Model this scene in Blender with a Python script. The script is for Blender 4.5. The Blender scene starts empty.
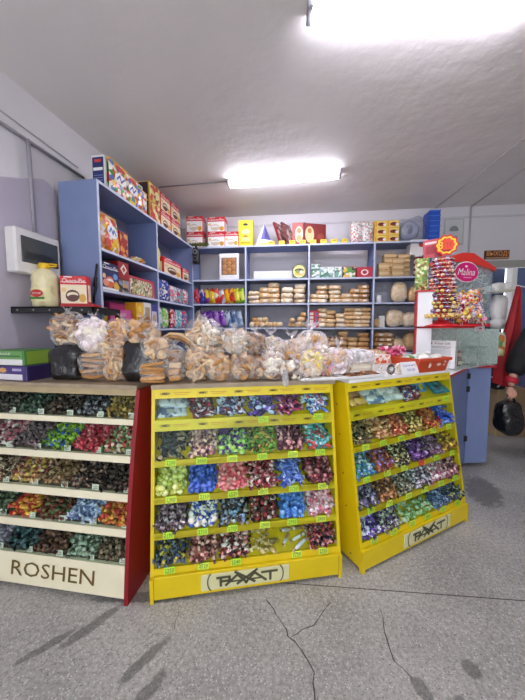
import bpy, math, random
from mathutils import Vector, Matrix, noise as mnoise
R=math.radians; PI=math.pi
rnd=random.Random(7)
COL=bpy.context.scene.collection

# ---------------------------------------------------------------- materials
MC={}
def rgb(h):
    h=h.lstrip('#'); c=[int(h[i:i+2],16)/255 for i in (0,2,4)]
    return tuple(((x+.055)/1.055)**2.4 if x>.04045 else x/12.92 for x in c)+(1,)
def newmat(name):
    m=bpy.data.materials.new(name); m.use_nodes=True
    nt=m.node_tree; b=nt.nodes['Principled BSDF']
    return m,nt,b
def mat(col,rough=.5,metal=0,var=.06,spec=.5,scale=6.,bump=0,coat=0):
    """painted / plain surface with a little procedural mottling"""
    k=(col,rough,metal,var,spec,scale,bump,coat)
    if k in MC: return MC[k]
    m,nt,b=newmat('paint_'+col.strip('#'))
    N=nt.nodes; L=nt.links
    tc=N.new('ShaderNodeTexCoord'); no=N.new('ShaderNodeTexNoise'); no.inputs['Scale'].default_value=scale; no.inputs['Detail'].default_value=5
    L.new(tc.outputs['Object'],no.inputs['Vector'])
    r=N.new('ShaderNodeValToRGB'); c=rgb(col)
    r.color_ramp.elements[0].position=.3; r.color_ramp.elements[1].position=.7
    r.color_ramp.elements[0].color=tuple(x*(1-var) for x in c[:3])+(1,)
    r.color_ramp.elements[1].color=tuple(min(1,x*(1+var)) for x in c[:3])+(1,)
    L.new(no.outputs['Fac'],r.inputs['Fac']); L.new(r.outputs['Color'],b.inputs['Base Color'])
    b.inputs['Roughness'].default_value=rough; b.inputs['Metallic'].default_value=metal
    b.inputs['Specular IOR Level'].default_value=spec; b.inputs['Coat Weight'].default_value=coat
    if bump:
        bp=N.new('ShaderNodeBump'); bp.inputs['Strength'].default_value=bump; bp.inputs['Distance'].default_value=.01
        L.new(no.outputs['Fac'],bp.inputs['Height']); L.new(bp.outputs['Normal'],b.inputs['Normal'])
    MC[k]=m; return m
def prt(cols,scale=40,rough=.35,rand=.6,bump=.25,metal=0,smooth=False):
    """printed wrapper: cells of a few flat colours, shifted per object"""
    k=('prt',tuple(cols),scale,rough,rand,bump,metal,smooth)
    if k in MC: return MC[k]
    m,nt,b=newmat('print_'+cols[0].strip('#'))
    N=nt.nodes; L=nt.links
    tc=N.new('ShaderNodeTexCoord'); oi=N.new('ShaderNodeObjectInfo')
    ad=N.new('ShaderNodeVectorMath'); ad.operation='ADD'
    sc=N.new('ShaderNodeVectorMath'); sc.operation='SCALE'; sc.inputs['Scale'].default_value=7.3
    cx=N.new('ShaderNodeCombineXYZ')
    for i in range(3): L.new(oi.outputs['Random'],cx.inputs[i])
    L.new(cx.outputs[0],sc.inputs[0]); L.new(tc.outputs['Object'],ad.inputs[0]); L.new(sc.outputs[0],ad.inputs[1])
    if smooth:
        v=N.new('ShaderNodeTexNoise'); v.inputs['Scale'].default_value=scale; v.inputs['Detail'].default_value=4; out=v.outputs['Fac']; h=v.outputs['Fac']
    else:
        v=N.new('ShaderNodeTexVoronoi'); v.inputs['Scale'].default_value=scale
        sp=N.new('ShaderNodeSeparateColor'); L.new(v.outputs['Color'],sp.inputs[0]); out=sp.outputs[0]; h=v.outputs['Distance']
    L.new(ad.outputs[0],v.inputs['Vector'])
    at=N.new('ShaderNodeAttribute'); at.attribute_name='rnd'
    sm_=N.new('ShaderNodeMath'); sm_.operation='ADD'; L.new(oi.outputs['Random'],sm_.inputs[0]); L.new(at.outputs['Fac'],sm_.inputs[1])
    fr_=N.new('ShaderNodeMath'); fr_.operation='FRACT'; L.new(sm_.outputs[0],fr_.inputs[0])
    mm=N.new('ShaderNodeMath'); mm.operation='MULTIPLY'; mm.inputs[1].default_value=rand; L.new(fr_.outputs[0],mm.inputs[0])
    m2=N.new('ShaderNodeMath'); m2.operation='MULTIPLY_ADD'; m2.inputs[1].default_value=(1-rand) if rand<1 else 0; L.new(out,m2.inputs[0]); L.new(mm.outputs[0],m2.inputs[2])
    r=N.new('ShaderNodeValToRGB'); cr=r.color_ramp; cr.interpolation='LINEAR' if smooth else 'CONSTANT'
    n=len(cols); cr.elements[0].color=rgb(cols[0]); cr.elements[0].position=0
    lo,hi=(.3,.7) if smooth else (0,1)
    for i in range(1,n):
        p=lo+(hi-lo)*i/(n if not smooth else max(1,n-1))
        if i==1 and n>1: e=cr.elements[1]; e.position=min(p,1)
        else: e=cr.elements.new(min(p,1))
        e.color=rgb(cols[i])
    if n==1: cr.elements[1].color=rgb(cols[0])
    L.new(m2.outputs[0],r.inputs['Fac']); L.new(r.outputs['Color'],b.inputs['Base Color'])
    b.inputs['Roughness'].default_value=rough; b.inputs['Metallic'].default_value=metal
    if bump:
        bp=N.new('ShaderNodeBump'); bp.inputs['Strength'].default_value=bump; bp.inputs['Distance'].default_value=.004
        L.new(h,bp.inputs['Height']); L.new(bp.outputs['Normal'],b.inputs['Normal'])
    MC[k]=m; return m
def glass(name='clear_glass',refl=1.0,tint='#f4fbf8',haze=0.0,hcol='#ffffff',bump=0,rough=.03,bscale=30):
    k=('g',name)
    if k in MC: return MC[k]
    m=bpy.data.materials.new(name); m.use_nodes=True; nt=m.node_tree; N=nt.nodes; L=nt.links
    for n in list(N): N.remove(n)
    o=N.new('ShaderNodeOutputMaterial'); t=N.new('ShaderNodeBsdfTransparent'); t.inputs[0].default_value=rgb(tint)
    g=N.new('ShaderNodeBsdfGlossy'); g.inputs['Roughness'].default_value=rough
    f=N.new('ShaderNodeFresnel'); f.inputs['IOR'].default_value=1.45
    mu=N.new('ShaderNodeMath'); mu.operation='MULTIPLY'; mu.inputs[1].default_value=refl; L.new(f.outputs[0],mu.inputs[0])
    ge=N.new('ShaderNodeNewGeometry'); iv=N.new('ShaderNodeMath'); iv.operation='SUBTRACT'; iv.inputs[0].default_value=1; L.new(ge.outputs['Backfacing'],iv.inputs[1])
    m0=mu; mu=N.new('ShaderNodeMath'); mu.operation='MULTIPLY'; L.new(m0.outputs[0],mu.inputs[0]); L.new(iv.outputs[0],mu.inputs[1])
    mx=N.new('ShaderNodeMixShader'); L.new(mu.outputs[0],mx.inputs[0]); L.new(t.outputs[0],mx.inputs[1]); L.new(g.outputs[0],mx.inputs[2])
    last=mx
    if haze>0:
        d=N.new('ShaderNodeBsdfDiffuse'); d.inputs[0].default_value=rgb(hcol)
        tc=N.new('ShaderNodeTexCoord'); no=N.new('ShaderNodeTexNoise'); no.inputs['Scale'].default_value=bscale; no.inputs['Detail'].default_value=3
        L.new(tc.outputs['Object'],no.inputs['Vector'])
        mr=N.new('ShaderNodeMapRange'); mr.inputs['From Min'].default_value=.35; mr.inputs['From Max'].default_value=.7
        mr.inputs['To Min'].default_value=haze*.3; mr.inputs['To Max'].default_value=min(.95,haze*1.7); L.new(no.outputs['Fac'],mr.inputs['Value'])
        m2=N.new('ShaderNodeMixShader'); L.new(mr.outputs[0],m2.inputs[0]); L.new(mx.outputs[0],m2.inputs[1]); L.new(d.outputs[0],m2.inputs[2]); last=m2
        if bump:
            bp=N.new('ShaderNodeBump'); bp.inputs['Strength'].default_value=bump; bp.inputs['Distance'].default_value=.01
            L.new(no.outputs['Fac'],bp.inputs['Height']); L.new(bp.outputs['Normal'],g.inputs['Normal']); L.new(bp.outputs['Normal'],d.inputs['Normal'])
    L.new(last.outputs[0],o.inputs[0]); MC[k]=m; return m
def emis(name,col,s):
    m=bpy.data.materials.new(name); m.use_nodes=True; b=m.node_tree.nodes['Principled BSDF']
    b.inputs['Base Color'].default_value=rgb(col); b.inputs['Emission Color'].default_value=rgb(col); b.inputs['Emission Strength'].default_value=s
    return m
GL=glass(refl=.35)
FILM=glass('plastic_film',refl=1.5,tint='#ffffff',haze=.17,hcol='#fffaf2',bump=1,rough=.2,bscale=30)
FILMW=glass('milky_film',refl=1.5,tint='#ffffff',haze=.28,hcol='#fffafc',bump=.6,rough=.2,bscale=38)
YEL=mat('#e2c60e',.38,var=.05,spec=.5); YEL2=mat('#ecd61e',.4,var=.03)
BLUE=mat('#7d8cb6',.5,var=.05); BLUED=mat('#6f80ac',.5,var=.05); EDGE=mat('#c9d2e6',.5,var=.02)
CREAM=mat('#ece5c6',.45,var=.05); DRED=mat('#8c1220',.35,var=.06); WOOD=mat('#a08f78',.5,var=.14,scale=18)
WHITE=mat('#f4f4f2',.45,var=.02); BLACK=mat('#141416',.45,var=.1); GREY=mat('#8a8a8c',.5); INK=mat('#2b2a22',.6,var=.02)

# ---------------------------------------------------------------- mesh builder
TXT={}
def textmesh(s):
    if s in TXT: return TXT[s]
    cu=bpy.data.curves.new('lettering_curve','FONT'); cu.body=s; cu.resolution_u=2; cu.align_x='CENTER'; cu.align_y='CENTER'
    o=bpy.data.objects.new('lettering_tmp',cu); COL.objects.link(o); bpy.context.view_layer.update()
    me=o.to_mesh(); vs=[v.co.copy() for v in me.vertices]; fs=[tuple(p.vertices) for p in me.polygons]
    o.to_mesh_clear(); bpy.data.objects.remove(o); bpy.data.curves.remove(cu)
    if vs:
        w=max(v.x for v in vs)-min(v.x for v in vs)
        mx=(max(v.x for v in vs)+min(v.x for v in vs))/2; my=(max(v.y for v in vs)+min(v.y for v in vs))/2; h=max(v.y for v in vs)-min(v.y for v in vs)
        vs=[((v.x-mx),(v.y-my)) for v in vs]
    else: w=h=1
    TXT[s]=(vs,fs,w,h); return TXT[s]
class MB:
    def __init__(s): s.v=[]; s.f=[]; s.mi=[]; s.mats=[]; s.sm=[]; s.M=Matrix.Identity(4)
    def m(s,mt):
        if mt not in s.mats: s.mats.append(mt)
        return s.mats.index(mt)
    def add(s,vs,fs,mt,smooth=False):
        o=len(s.v); s.v+=[tuple(s.M@Vector(v)) for v in vs]; i=s.m(mt)
        for f in fs: s.f.append(tuple(o+k for k in f)); s.mi.append(i); s.sm.append(smooth)
        return s
    def box(s,x0,x1,y0,y1,z0,z1,mt,bev=0):
        if bev<=0:
            vs=[(x,y,z) for z in (z0,z1) for y in (y0,y1) for x in (x0,x1)]
            return s.add(vs,[(0,2,3,1),(4,5,7,6),(0,1,5,4),(2,6,7,3),(0,4,6,2),(1,3,7,5)],mt)
        b=min(bev,(x1-x0)*.45,(y1-y0)*.45,(z1-z0)*.45); vs=[];fs=[]
        # chamfered: 24 verts
        idx={}
        def V(x,y,z):
            k=(round(x,6),round(y,6),round(z,6))
            if k not in idx: idx[k]=len(vs); vs.append((x,y,z))
            return idx[k]
        X=(x0,x1);Y=(y0,y1);Z=(z0,z1);sg=(1,-1)
        for i in (0,1):
            x=X[i]; q=[V(x,Y[j]+sg[j]*b,Z[k]+sg[k]*b) for j,k in ((0,0),(1,0),(1,1),(0,1))]; fs.append(q if i else q[::-1])
            y=Y[i]; q=[V(X[j]+sg[j]*b,y,Z[k]+sg[k]*b) for j,k in ((0,0),(1,0),(1,1),(0,1))]; fs.append(q[::-1] if i else q)
            z=Z[i]; q=[V(X[j]+sg[j]*b,Y[k]+sg[k]*b,z) for j,k in ((0,0),(1,0),(1,1),(0,1))]; fs.append(q if i else q[::-1])
        for i in (0,1):
            for j in (0,1):
                fl=(i+j)%2
                q=[V(X[i],Y[j]+sg[j]*b,Z[0]+b),V(X[i],Y[j]+sg[j]*b,Z[1]-b),V(X[i]+sg[i]*b,Y[j],Z[1]-b),V(X[i]+sg[i]*b,Y[j],Z[0]+b)]; fs.append(q if fl==0 else q[::-1])
                q=[V(X[i],Y[0]+b,Z[j]+sg[j]*b),V(X[i],Y[1]-b,Z[j]+sg[j]*b),V(X[i]+sg[i]*b,Y[1]-b,Z[j]),V(X[i]+sg[i]*b,Y[0]+b,Z[j])]; fs.append(q if fl else q[::-1])
                q=[V(X[0]+b,Y[i],Z[j]+sg[j]*b),V(X[1]-b,Y[i],Z[j]+sg[j]*b),V(X[1]-b,Y[i]+sg[i]*b,Z[j]),V(X[0]+b,Y[i]+sg[i]*b,Z[j])]; fs.append(q if fl==0 else q[::-1])
                for k in (0,1):
                    fs.append([V(X[i],Y[j]+sg[j]*b,Z[k]+sg[k]*b),V(X[i]+sg[i]*b,Y[j],Z[k]+sg[k]*b),V(X[i]+sg[i]*b,Y[j]+sg[j]*b,Z[k])])
        return s.add(vs,fs,mt)
    def prism(s,poly,axis,a,b,mt):
        """poly in the two other axes (cyclic order kept), extruded from a to b"""
        def P(p,t): return {'x':(t,p[0],p[1]),'y':(p[0],t,p[1]),'z':(p[0],p[1],t)}[axis]
        n=len(poly); vs=[P(p,a) for p in poly]+[P(p,b) for p in poly]
        fs=[tuple(range(n))[::-1],tuple(range(n,2*n))]+[(i,(i+1)%n,n+(i+1)%n,n+i) for i in range(n)]
        return s.add(vs,fs,mt)
    def cyl(s,p,q,r0,mt,r1=None,n=12,smooth=True,cap=True):
        p=Vector(p);q=Vector(q); r1=r0 if r1 is None else r1; d=(q-p).normalized()
        a=d.orthogonal().normalized(); b=d.cross(a); vs=[]
        for c,r in ((p,r0),(q,r1)):
            for i in range(n): t=2*PI*i/n; vs.append(tuple(c+a*math.cos(t)*r+b*math.sin(t)*r))
        s.add(vs,[(i,(i+1)%n,n+(i+1)%n,n+i) for i in range(n)],mt,smooth)
        if cap: s.add(vs,[tuple(range(n))[::-1],tuple(range(n,2*n))],mt)
        return s
    def tube(s,pts,r,mt,n=8):
        pts=[Vector(p) for p in pts]; vs=[]; pa=None
        for i,p in enumerate(pts):
            d=(pts[min(i+1,len(pts)-1)]-pts[max(i-1,0)]).normalized()
            a=(pa-d*pa.dot(d)).normalized() if pa else d.orthogonal().normalized(); pa=a; b=d.cross(a)
            for k in range(n): t=2*PI*k/n; vs.append(tuple(p+a*math.cos(t)*r+b*math.sin(t)*r))
        fs=[(i*n+k,i*n+(k+1)%n,(i+1)*n+(k+1)%n,(i+1)*n+k) for i in range(len(pts)-1) for k in range(n)]
        fs+=[tuple(range(n))[::-1],tuple(range((len(pts)-1)*n,len(pts)*n))]
        return s.add(vs,fs,mt,True)
    def lathe(s,prof,mt,n=20,c=(0,0,0),smooth=True):
        vs=[(c[0]+r*math.cos(2*PI*k/n),c[1]+r*math.sin(2*PI*k/n),c[2]+z) for r,z in prof for k in range(n)]
        fs=[(i*n+k,i*n+(k+1)%n,(i+1)*n+(k+1)%n,(i+1)*n+k) for i in range(len(prof)-1) for k in range(n)]
        fs+=[tuple(range(n))[::-1],tuple(range((len(prof)-1)*n,len(prof)*n))]
        return s.add(vs,fs,mt,smooth)
    def sup(s,c,r,mt,e=1.,e2=None,nu=14,nv=9,nz=0,nf=10,seed=0,flat=0):
        e2=e if e2 is None else e2
        def pw(v,k): return math.copysign(abs(v)**k,v)
        vs=[]; 
        for j in range(nv+1):
            ph=-PI/2+PI*j/nv
            for i in range(nu):
                th=2*PI*i/nu
                x=pw(math.cos(ph),e2)*pw(math.cos(th),e); y=pw(math.cos(ph),e2)*pw(math.sin(th),e); z=pw(math.sin(ph),e2)
                p=Vector((x*r[0],y*r[1],z*r[2]))
                if nz: p*=1+nz*mnoise.noise(Vector((p.x*nf+seed,p.y*nf+seed*1.7,p.z*nf)))
                if flat and p.z<-r[2]*(1-flat): p.z=-r[2]*(1-flat)
                vs.append((c[0]+p.x,c[1]+p.y,c[2]+p.z))
        fs=[(j*nu+i,j*nu+(i+1)%nu,(j+1)*nu+(i+1)%nu,(j+1)*nu+i) for j in range(nv) for i in range(nu)]
        return s.add(vs,fs,mt,True)
    def ring(s,c,R0,r,mt,n=12,k=6,axis='z'):
        vs=[]
        for i in range(n):
            a=2*PI*i/n
            for j in range(k):
                b=2*PI*j/k; q=((R0+r*math.cos(b))*math.cos(a),(R0+r*math.cos(b))*math.sin(a),r*math.sin(b))
                if axis=='y': q=(q[0],q[2],q[1])
                vs.append((c[0]+q[0],c[1]+q[1],c[2]+q[2]))
        return s.add(vs,[(i*k+j,((i+1)%n)*k+j,((i+1)%n)*k+(j+1)%k,i*k+(j+1)%k) for i in range(n) for j in range(k)],mt,True)
    def text(s,t,x,z,w,h,mt,y=0,shear=0):
        """flat lettering on a plane facing -Y, fitted in w x h"""
        vs,fs,tw,th=textmesh(t)
        if not vs: return s
        kx=w/max(tw,1e-6); kz=h/max(th,1e-6)
        return s.add([(x+a*kx+shear*b*kz,y,z+b*kz) for a,b in vs],fs,mt)
    def rect(s,x,z,w,h,mt,y=0,ang=0):
        c,q=math.cos(ang),math.sin(ang)
        return s.add([(x+a*c-b*q,y,z+a*q+b*c) for a,b in ((-w/2,-h/2),(w/2,-h/2),(w/2,h/2),(-w/2,h/2))],[(0,1,2,3)],mt)
    def disc(s,x,z,w,h,mt,y=0,n=18,wob=0,k=5):
        vs=[]
        for i in range(n):
            a=2*PI*i/n; rr=1+wob*math.cos(k*a); vs.append((x+w/2*math.cos(a)*rr,y,z+h/2*math.sin(a)*rr))
        return s.add(vs,[tuple(range(n))],mt)
    def stroke(s,pts,w,mt,y=0):
        for (x0,z0),(x1,z1) in zip(pts,pts[1:]):
            L=math.hypot(x1-x0,z1-z0); s.rect((x0+x1)/2,(z0+z1)/2,L+w*.7,w,mt,y,math.atan2(z1-z0,x1-x0))
        return s
    def mesh(s,name):
        me=bpy.data.meshes.new(name); me.from_pydata(s.v,[],s.f)
        for mt in s.mats: me.materials.append(mt)
        me.polygons.foreach_set('material_index',s.mi); me.polygons.foreach_set('use_smooth',s.sm); me.update(); return me
    def build(s,name,parent=None,loc=None,rot=None):
        o=bpy.data.objects.new(name,s.mesh(name)); COL.objects.link(o)
        if parent: o.parent=parent
        if loc is not None: o.location=loc
        if rot is not None: o.rotation_euler=rot if hasattr(rot,'__len__') else (0,0,rot)
        return o
def tag(o,label=None,cat=None,group=None,kind=None):
    if label: o['label']=label
    if cat: o['category']=cat
    if group: o['group']=group
    if kind: o['kind']=kind
    return o
def empty(name,loc,rot=0,label=None,cat=None,group=None):
    o=bpy.data.objects.new(name,None); o.empty_display_size=.1; COL.objects.link(o); o.location=loc
    o.rotation_euler=(0,0,rot) if not hasattr(rot,'__len__') else rot
    return tag(o,label,cat,group)
def inst(name,me,loc,rot,label=None,cat=None,group=None,parent=None,scale=None):
    o=bpy.data.objects.new(name,me); COL.objects.link(o); o.location=loc; o.rotation_euler=rot
    if scale: o.scale=scale
    if parent: o.parent=parent
    return tag(o,label,cat,group)
class Fr:
    def __init__(s,x,y,a): s.o=Vector((x,y,0)); s.a=a; s.e=Vector((math.cos(a),math.sin(a),0)); s.n=Vector((-math.sin(a),math.cos(a),0))
    def p(s,u,v,z): return s.o+s.e*u+s.n*v+Vector((0,0,z))
ORD=['first','second','third','fourth','fifth','sixth','seventh','eighth','ninth','tenth','eleventh','twelfth']

# ---------------------------------------------------------------- camera
H=1.4; F=290.; PITCH=math.atan(22/F)
cam=bpy.data.cameras.new('camera'); co=bpy.data.objects.new('camera',cam); COL.objects.link(co)
co.location=(0,0,H); co.rotation_euler=(PI/2-PITCH,0,0)
cam.sensor_fit='VERTICAL'; cam.sensor_height=36; cam.lens=F/700*36; cam.clip_start=.05
bpy.context.scene.camera=co

# ---------------------------------------------------------------- frames
FL=Fr(-1.768,1.535,R(-8.5)); FM=Fr(-.570,1.367,R(9.2)); FR=Fr(.571,1.547,R(26.6))
BK=Fr(-.98,4.20,-.1053)                     # front line of the back shelving
LS=Fr(-1.269,2.31,math.atan2(1.881,.289))   # front line of the left shelving, +v goes to the wall
WL=Fr(-2.0995,0,math.atan2(1,.178))         # left wall
WB=Fr(-.5,4.6,math.atan(-.115))             # back wall
def bu(px):   # distance along the back shelving of a spot seen at this column
    t=(px-262.5)/F; o,e=BK.o,BK.e; k=1.003
    return (t*k*o.y-o.x)/(e.x-t*k*e.y)
def lu(px):
    t=(px-262.5)/F; o,e=LS.o,LS.e
    return (t*o.y-o.x)/(e.x-t*e.y)
CZ=3.1
# ---------------------------------------------------------------- floor
def floor_mat():
    m,nt,b=newmat('terrazzo_concrete'); N=nt.nodes; L=nt.links
    tc=N.new('ShaderNodeTexCoord'); O=tc.outputs['Object']
    def noise(sc,d=6,rg=.6):
        n=N.new('ShaderNodeTexNoise'); n.inputs['Scale'].default_value=sc; n.inputs['Detail'].default_value=d; n.inputs['Roughness'].default_value=rg; L.new(O,n.inputs['Vector']); return n.outputs['Fac']
    def ramp(f,els):
        r=N.new('ShaderNodeValToRGB'); c=r.color_ramp
        for i,(p,col) in enumerate(els):
            e=c.elements[i] if i<2 else c.elements.new(p)
            e.position=p; e.color=col
        L.new(f,r.inputs['Fac']); return r.outputs['Color']
    def mix(a,bb,f,mode='MIX'):
        x=N.new('ShaderNodeMix'); x.data_type='RGBA'; x.blend_type=mode
        for s_,v in ((0,f),(6,a),(7,bb)):
            if hasattr(v,'links'): L.new(v,x.inputs[s_])
            else: x.inputs[s_].default_value=v
        return x.outputs[2]
    g=lambda v:(v,v*.985,v*.96,1)
    base=ramp(noise(2.2,8),[(.3,g(.36)),(.7,g(.54))])
    fine=ramp(noise(60,8,.75),[(.3,g(.45)),(.7,g(1.35))])
    c=mix(base,fine,1.0,'MULTIPLY')
    v=N.new('ShaderNodeTexVoronoi'); v.inputs['Scale'].default_value=78; L.new(O,v.inputs['Vector'])
    chip=ramp(v.outputs['Distance'],[(.20,(1,1,1,1)),(.30,(0,0,0,1))])
    sp=N.new('ShaderNodeSeparateColor'); L.new(v.outputs['Color'],sp.inputs[0])
    sel=ramp(sp.outputs[0],[(.38,(0,0,0,1)),(.44,(1,1,1,1))])
    cm=mix(chip,sel,1.0,'MULTIPLY'); c=mix(c,g(.66),cm)
    v2=N.new('ShaderNodeTexVoronoi'); v2.inputs['Scale'].default_value=110; L.new(O,v2.inputs['Vector'])
    c2=ramp(v2.outputs['Distance'],[(.15,(1,1,1,1)),(.3,(0,0,0,1))]); s2=N.new('ShaderNodeSeparateColor'); L.new(v2.outputs['Color'],s2.inputs[0])
    sl2=ramp(s2.outputs[1],[(.6,(0,0,0,1)),(.66,(1,1,1,1))]); c=mix(c,g(.10),mix(c2,sl2,1.0,'MULTIPLY'))
    # dark stains in streaks, darker floor along the cases and before the cabinet
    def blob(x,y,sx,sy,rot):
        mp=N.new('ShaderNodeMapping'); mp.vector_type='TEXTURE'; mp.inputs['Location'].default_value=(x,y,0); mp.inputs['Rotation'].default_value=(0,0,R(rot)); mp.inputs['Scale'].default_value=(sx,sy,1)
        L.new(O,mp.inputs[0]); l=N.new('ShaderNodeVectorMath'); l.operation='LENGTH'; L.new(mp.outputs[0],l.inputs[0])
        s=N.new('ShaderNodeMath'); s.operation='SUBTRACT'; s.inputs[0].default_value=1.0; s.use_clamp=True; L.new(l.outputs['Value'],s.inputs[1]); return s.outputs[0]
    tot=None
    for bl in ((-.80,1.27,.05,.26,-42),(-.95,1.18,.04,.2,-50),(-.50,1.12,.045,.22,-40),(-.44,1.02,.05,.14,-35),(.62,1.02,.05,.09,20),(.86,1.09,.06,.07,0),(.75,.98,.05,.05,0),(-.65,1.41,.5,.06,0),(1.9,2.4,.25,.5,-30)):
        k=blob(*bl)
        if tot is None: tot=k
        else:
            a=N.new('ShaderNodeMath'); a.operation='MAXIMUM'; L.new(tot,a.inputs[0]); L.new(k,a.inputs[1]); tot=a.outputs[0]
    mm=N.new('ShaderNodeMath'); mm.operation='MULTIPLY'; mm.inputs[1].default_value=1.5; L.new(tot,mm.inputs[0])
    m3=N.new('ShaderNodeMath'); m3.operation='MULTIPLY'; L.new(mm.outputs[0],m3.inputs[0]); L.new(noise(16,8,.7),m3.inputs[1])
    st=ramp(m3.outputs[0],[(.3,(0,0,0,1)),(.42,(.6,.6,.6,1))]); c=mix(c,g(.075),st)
    L.new(c,b.inputs['Base Color']); b.inputs['Roughness'].default_value=.62
    bp=N.new('ShaderNodeBump'); bp.inputs['Strength'].default_value=.25; bp.inputs['Distance'].default_value=.004; L.new(noise(60,6),bp.inputs['Height']); L.new(bp.outputs['Normal'],b.inputs['Normal'])
    return m
def wallmat(col,name,bs=.25):
    m,nt,b=newmat(name); N=nt.nodes; L=nt.links
    tc=N.new('ShaderNodeTexCoord'); n=N.new('ShaderNodeTexNoise'); n.inputs['Scale'].default_value=1.3; n.inputs['Detail'].default_value=7; L.new(tc.outputs['Object'],n.inputs['Vector'])
    r=N.new('ShaderNodeValToRGB'); c=rgb(col); r.color_ramp.elements[0].position=.3; r.color_ramp.elements[1].position=.7
    r.color_ramp.elements[0].color=tuple(x*.92 for x in c[:3])+(1,); r.color_ramp.elements[1].color=c
    L.new(n.outputs['Fac'],r.inputs[0]); L.new(r.outputs[0],b.inputs['Base Color']); b.inputs['Roughness'].default_value=.55
    n2=N.new('ShaderNodeTexNoise'); n2.inputs['Scale'].default_value=5; n2.inputs['Detail'].default_value=4; L.new(tc.outputs['Object'],n2.inputs['Vector'])
    bp=N.new('ShaderNodeBump'); bp.inputs['Strength'].default_value=bs; bp.inputs['Distance'].default_value=.02; L.new(n2.outputs['Fac'],bp.inputs['Height']); L.new(bp.outputs['Normal'],b.inputs['Normal'])
    return m
fb=MB(); FLM=floor_mat()
fb.add([(-2.7,-2.2,0),(5.2,-2.2,0),(5.2,5.3,0),(-2.7,5.3,0)],[(0,1,2,3)],FLM)
CRK=mat('#4a4743',.8)
def crack(pts,w):
    out=[]
    for (x0,y0),(x1,y1) in zip(pts,pts[1:]):
        n=max(2,int(math.hypot(x1-x0,y1-y0)/.03))
        for i in range(n): t=i/n; out.append((x0+(x1-x0)*t+rnd.uniform(-.007,.007),y0+(y1-y0)*t+rnd.uniform(-.004,.004)))
    out.append(pts[-1])
    for (x0,y0),(x1,y1) in zip(out,out[1:]):
        d=Vector((x1-x0,y1-y0,0)); 
        if d.length<1e-4: continue
        d.normalize(); q=w*rnd.uniform(.5,1.2)/2; nx,ny=-d.y*q,d.x*q
        fb.add([(x0+nx,y0+ny,.0008),(x0-nx,y0-ny,.0008),(x1-nx,y1-ny,.0008),(x1+nx,y1+ny,.0008)],[(0,1,2,3)],CRK)
crack([(.02,1.40),(.106,1.269),(.12,1.22),(.169,1.16),(.206,1.08),(.2,.95)],.006)
crack([(.13,1.215),(.24,1.27),(.349,1.38)],.004)
crack([(.585,1.34),(.565,1.203),(.56,1.12),(.6,1.06)],.0045)
crack([(-.42,1.36),(-.41,1.25)],.003)
fb.add([(-.2,1.52,.0006),(-.2,1.525,.0006),(5,1.083,.0006),(5,1.075,.0006)],[(0,3,2,1)],CRK)
tag(fb.build('floor'),kind='structure')
cb=MB(); cb.box(-2.7,5.2,-2.2,5.3,CZ,CZ+.1,wallmat('#efebe7','ceiling_paint',.5)); tag(cb.build('ceiling'),kind='structure')
WALLM=wallmat('#e2dfe3','white_wall_paint')
wb=MB(); wb.box(-2.4,5.6,0,.12,0,CZ,WALLM); tag(wb.build('wall_left',loc=(-2.0995,0,0),rot=WL.a),kind='structure')
LIL=wallmat('#c3bccb','lilac_wall_paint',.15)
# lower painted board of the left wall (ends in a rounded corner before the shelving)
pb=MB(); pb.prism([(.6,.0),(2.44,.0),(2.44,2.42),(2.43,2.48),(2.38,2.515),(2.33,2.525),(2.04,2.40),(1.2,2.05),(.6,1.9)],'y',-.03,-.001,LIL)
tag(pb.build('trim_1',loc=(-2.0995,0,0),rot=WL.a),kind='structure')
# back wall with a doorway on the right
wb=MB(); wb.box(-1.3,3.66,0,.12,0,CZ,WALLM); wb.box(3.66,5.3,0,.12,2.25,CZ,WALLM)
wb.box(4.95,5.3,0,.12,0,2.25,WALLM)
tag(wb.build('wall_back',loc=WB.o,rot=WB.a),kind='structure')
ub=lambda x:(x+.5)/math.cos(WB.a)
tr=MB(); GG=mat('#a3a49c',.6); tr.box(3.62,5.0,-.03,0,2.25,2.34,GG); tag(tr.build('trim_2',loc=WB.o,rot=WB.a),kind='structure')
tr=MB(); tr.box(-1.2,5.2,-.012,0,2.94,2.965,mat('#cfcdd0',.6)); tag(tr.build('trim_3',loc=WB.o,rot=WB.a),kind='structure')
dr=empty('door_1',WB.p(4.08,0,0),WB.a); dr['kind']='structure'
d=MB(); d.box(0,.85,.01,.05,.01,2.24,mat('#66759c',.5)); d.build('door_leaf',dr)
d=MB(); d.box(-.06,0,-.03,.1,0,2.24,WHITE); d.build('door_frame',dr)
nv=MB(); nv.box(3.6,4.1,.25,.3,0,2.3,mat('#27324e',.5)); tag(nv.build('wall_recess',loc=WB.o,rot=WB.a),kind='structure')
wr=MB(); wr.box(5.1,5.2,-2.2,5.3,0,CZ,wallmat('#b9b6ba','low_bounce_wall_grey')); tag(wr.build('wall_right'),kind='structure')  # unseen right wall, greyed so that it bounces less light back

fw=MB(); fw.box(1.7,5.2,-2.3,-2.2,0,CZ,WALLM); fw.box(-2.9,1.7,-2.3,-2.2,2.75,CZ,WALLM); fw.box(-2.9,1.7,-2.3,-2.2,0,.35,WALLM); tag(fw.build('wall_front_unseen'),kind='structure')  # unseen front wall, closed on the right to darken that side of the room
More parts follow.
